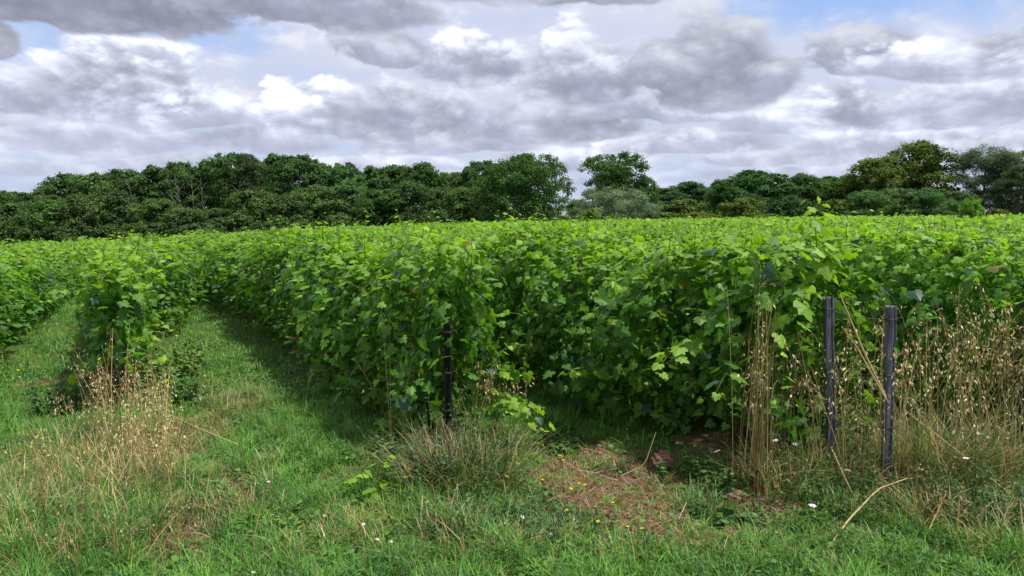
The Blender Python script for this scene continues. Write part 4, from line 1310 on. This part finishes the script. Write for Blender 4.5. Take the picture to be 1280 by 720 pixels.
stalk([(1030, 692, 3.66), (1062, 648, 3.85), (1098, 611, 4.05), (1134, 598, 4.1)], .0062, 'long bent straw leaning in front of the right grey post')
stalk([(1150, 686, 3.72), (1182, 618, 3.9)], .0055, 'short straight straw leaning right, below the right grey post')
stalk([(1107, 496, 4.5), (1080, 440, 4.55), (1050, 368, 4.6)], .0075, 'thick pale straw slanting down between the grey posts')
stalk([(1108, 500, 4.45), (1070, 432, 4.5), (1052, 408, 4.5)], .0055, 'thinner straw slanting beside the thick pale one')
stalk([(1280, 632, 4.15), (1200, 566, 4.4), (1130, 512, 4.6)], .0042, 'long thin straw running down to the right edge')
stalk([(1040, 562, 4.4), (1062, 610, 4.25), (1098, 674, 3.9)], .0042, 'thin straw falling forward from the left grey post')
stalk([(797, 590, 4.75), (808, 575, 4.75), (820, 540, 4.8)], .004, 'bent straw standing before the clay clod')
stalk([(778, 594, 4.72), (800, 584, 4.74)], .004, 'straw lying beside the bent one')
stalk([(298, 556, 5.3), (250, 536, 5.5), (205, 515, 5.7)], .0042, 'long thin straw lying out over the green path')
stalk([(240, 606, 4.6), (170, 602, 4.6)], .004, 'straw lying across the golden patch')
stalk([(1028, 610, 4.4), (1040, 660, 4.1)], .004, 'short straw upright left of the fallen one', (.45, .30, .14))

# clay clod
bpyv = RNG.normal(size=(1, 3))
def clod(px, py, sx, sy, sz, label):
    import bmesh
    bm = bmesh.new()
    bmesh.ops.create_icosphere(bm, subdivisions=4, radius=1)
    for v in bm.verts:
        n = v.co.copy()
        k = 1 + .18 * math.sin(n.x * 3 + 1) * math.cos(n.y * 4) + .08 * math.sin(n.z * 9 + n.x * 7) + .05 * math.sin(n.y * 17 + n.z * 13)
        v.co = Vector((n.x * sx * k, n.y * sy * k, n.z * sz * k + sz * .5))
    me = bpy.data.meshes.new('clay_clod')
    bm.to_mesh(me); bm.free()
    me.materials.append(M_CLAY)
    tag(link('clay_clod', me, None, ground(px, py)), label, 'clod', 'clay clods')
M_CLAY = mat_bark('dry_clay', (.11, .055, .04), (.22, .13, .095), 25, .95, 1.0)
clod(828, 584, .075, .07, .07, 'brown clay clod in the shade under the vines')
clod(918, 622, .08, .06, .03, 'flat brown clay clod at the foot of the bushy row end')

# ------------------------------------------------------------------ flowers
def flower_meshes(name, h, r, npet, col, centre, cup):
    g = Geo()
    t = np.linspace(0, 1, 5)
    g.tube(np.stack((.02 * t ** 2, .01 * t, h * t), -1), .0016, 4, (.07, .13, .03))
    stem = g.mesh(name, M_WEED)
    g = Geo()
    a = np.arange(npet) * 6.283 / npet
    out = np.stack((np.cos(a), np.sin(a), np.full(npet, cup)), -1)
    P = np.tile(np.array((.02, .01, h)), (npet, 1))
    g.leaves(P, np.tile(np.array((0., 0., 1.)), (npet, 1)) - out * .2, out, np.full(npet, r * 1.15), TUFT, np.array(col))
    g.leaves(P + np.array((0, 0, .006)), np.tile(np.array((0., 0., 1.)), (npet, 1)), out, np.full(npet, r * .45), TUFT, np.array(centre))
    return stem, g.mesh('petals', M_PETAL)

def flower(name, meshes, px, py, h, label, cat, group, sc=1.0):
    p = ground(px, py, h * sc)
    o = link(name, meshes[0], None, p, RNG.uniform(0, 6.28))
    o.scale = (sc, sc, sc)
    o.rotation_euler = (RNG.normal(0, .3), RNG.normal(0, .3), RNG.uniform(0, 6.28))
    tag(o, label, cat, group)
    c = link('petals', meshes[1], o)

YM = flower_meshes('yellow_flower', .10, .0135, 11, (.85, .74, .03), (.80, .60, .02), .25)
WM = flower_meshes('white_flower', .10, .014, 9, (.80, .80, .78), (.75, .72, .55), .3)
BM_ = flower_meshes('bindweed_flower', .30, .022, 6, (.82, .78, .80), (.80, .75, .70), .6)
YEL = [(683, 547), (668, 556), (697, 575), (703, 577), (700, 574), (648, 581), (669, 571), (672, 570), (659, 594), (668, 607), (714, 606), (720, 602), (736, 610), (744, 637), (746, 634), (761, 634), (769, 631), (766, 628), (755, 655), (786, 660), (800, 666),
       (779, 539), (923, 574), (677, 602), (598, 577), (618, 578), (607, 586), (630, 595), (632, 598), (647, 582), (667, 558), (650, 590), (757, 646), (640, 575), (728, 606), (712, 640)]
for i, (px, py) in enumerate(YEL):
    flower('yellow_flower', YM, px, py, .08, 'small yellow flower in the grass around the bare patch', 'flower', 'yellow flowers around the bare patch', RNG.uniform(.65, 1.05))
YEL2 = [(11, 458), (18, 473), (7, 475), (29, 471), (22, 462), (147, 495), (209, 506), (210, 530), (205, 504), (38, 564), (49, 567), (69, 562), (80, 553), (42, 575), (53, 542), (60, 570), (36, 570), (190, 499), (176, 496)]
for i, (px, py) in enumerate(YEL2):
    flower('yellow_flower', YM, px, py, .10, 'small yellow flower in the grass at the left, round the end vine', 'flower', 'yellow flowers at the left', RNG.uniform(.8, 1.3))
WHI = [(561, 569), (581, 592), (460, 653), (306, 716), (475, 692), (490, 700), (333, 602), (293, 606), (630, 656), (539, 627), (491, 679), (691, 657), (648, 642), (726, 644), (458, 672), (400, 640)]
for px, py in WHI:
    flower('white_flower', WM, px, py, .10, 'small white flower in the foreground grass', 'flower', 'white flowers in the grass', RNG.uniform(.6, 1.0))
BND = [(983, 546), (996, 548), (927, 563), (1044, 587), (1012, 632), (1233, 541), (1244, 544), (1262, 542), (1215, 575), (1195, 520), (470, 415), (950, 525)]
for px, py in BND:
    flower('bindweed_flower', BM_, px, py, .30, 'white bindweed flower among the weeds at the row ends', 'flower', 'white bindweed flowers', RNG.uniform(.8, 1.1))
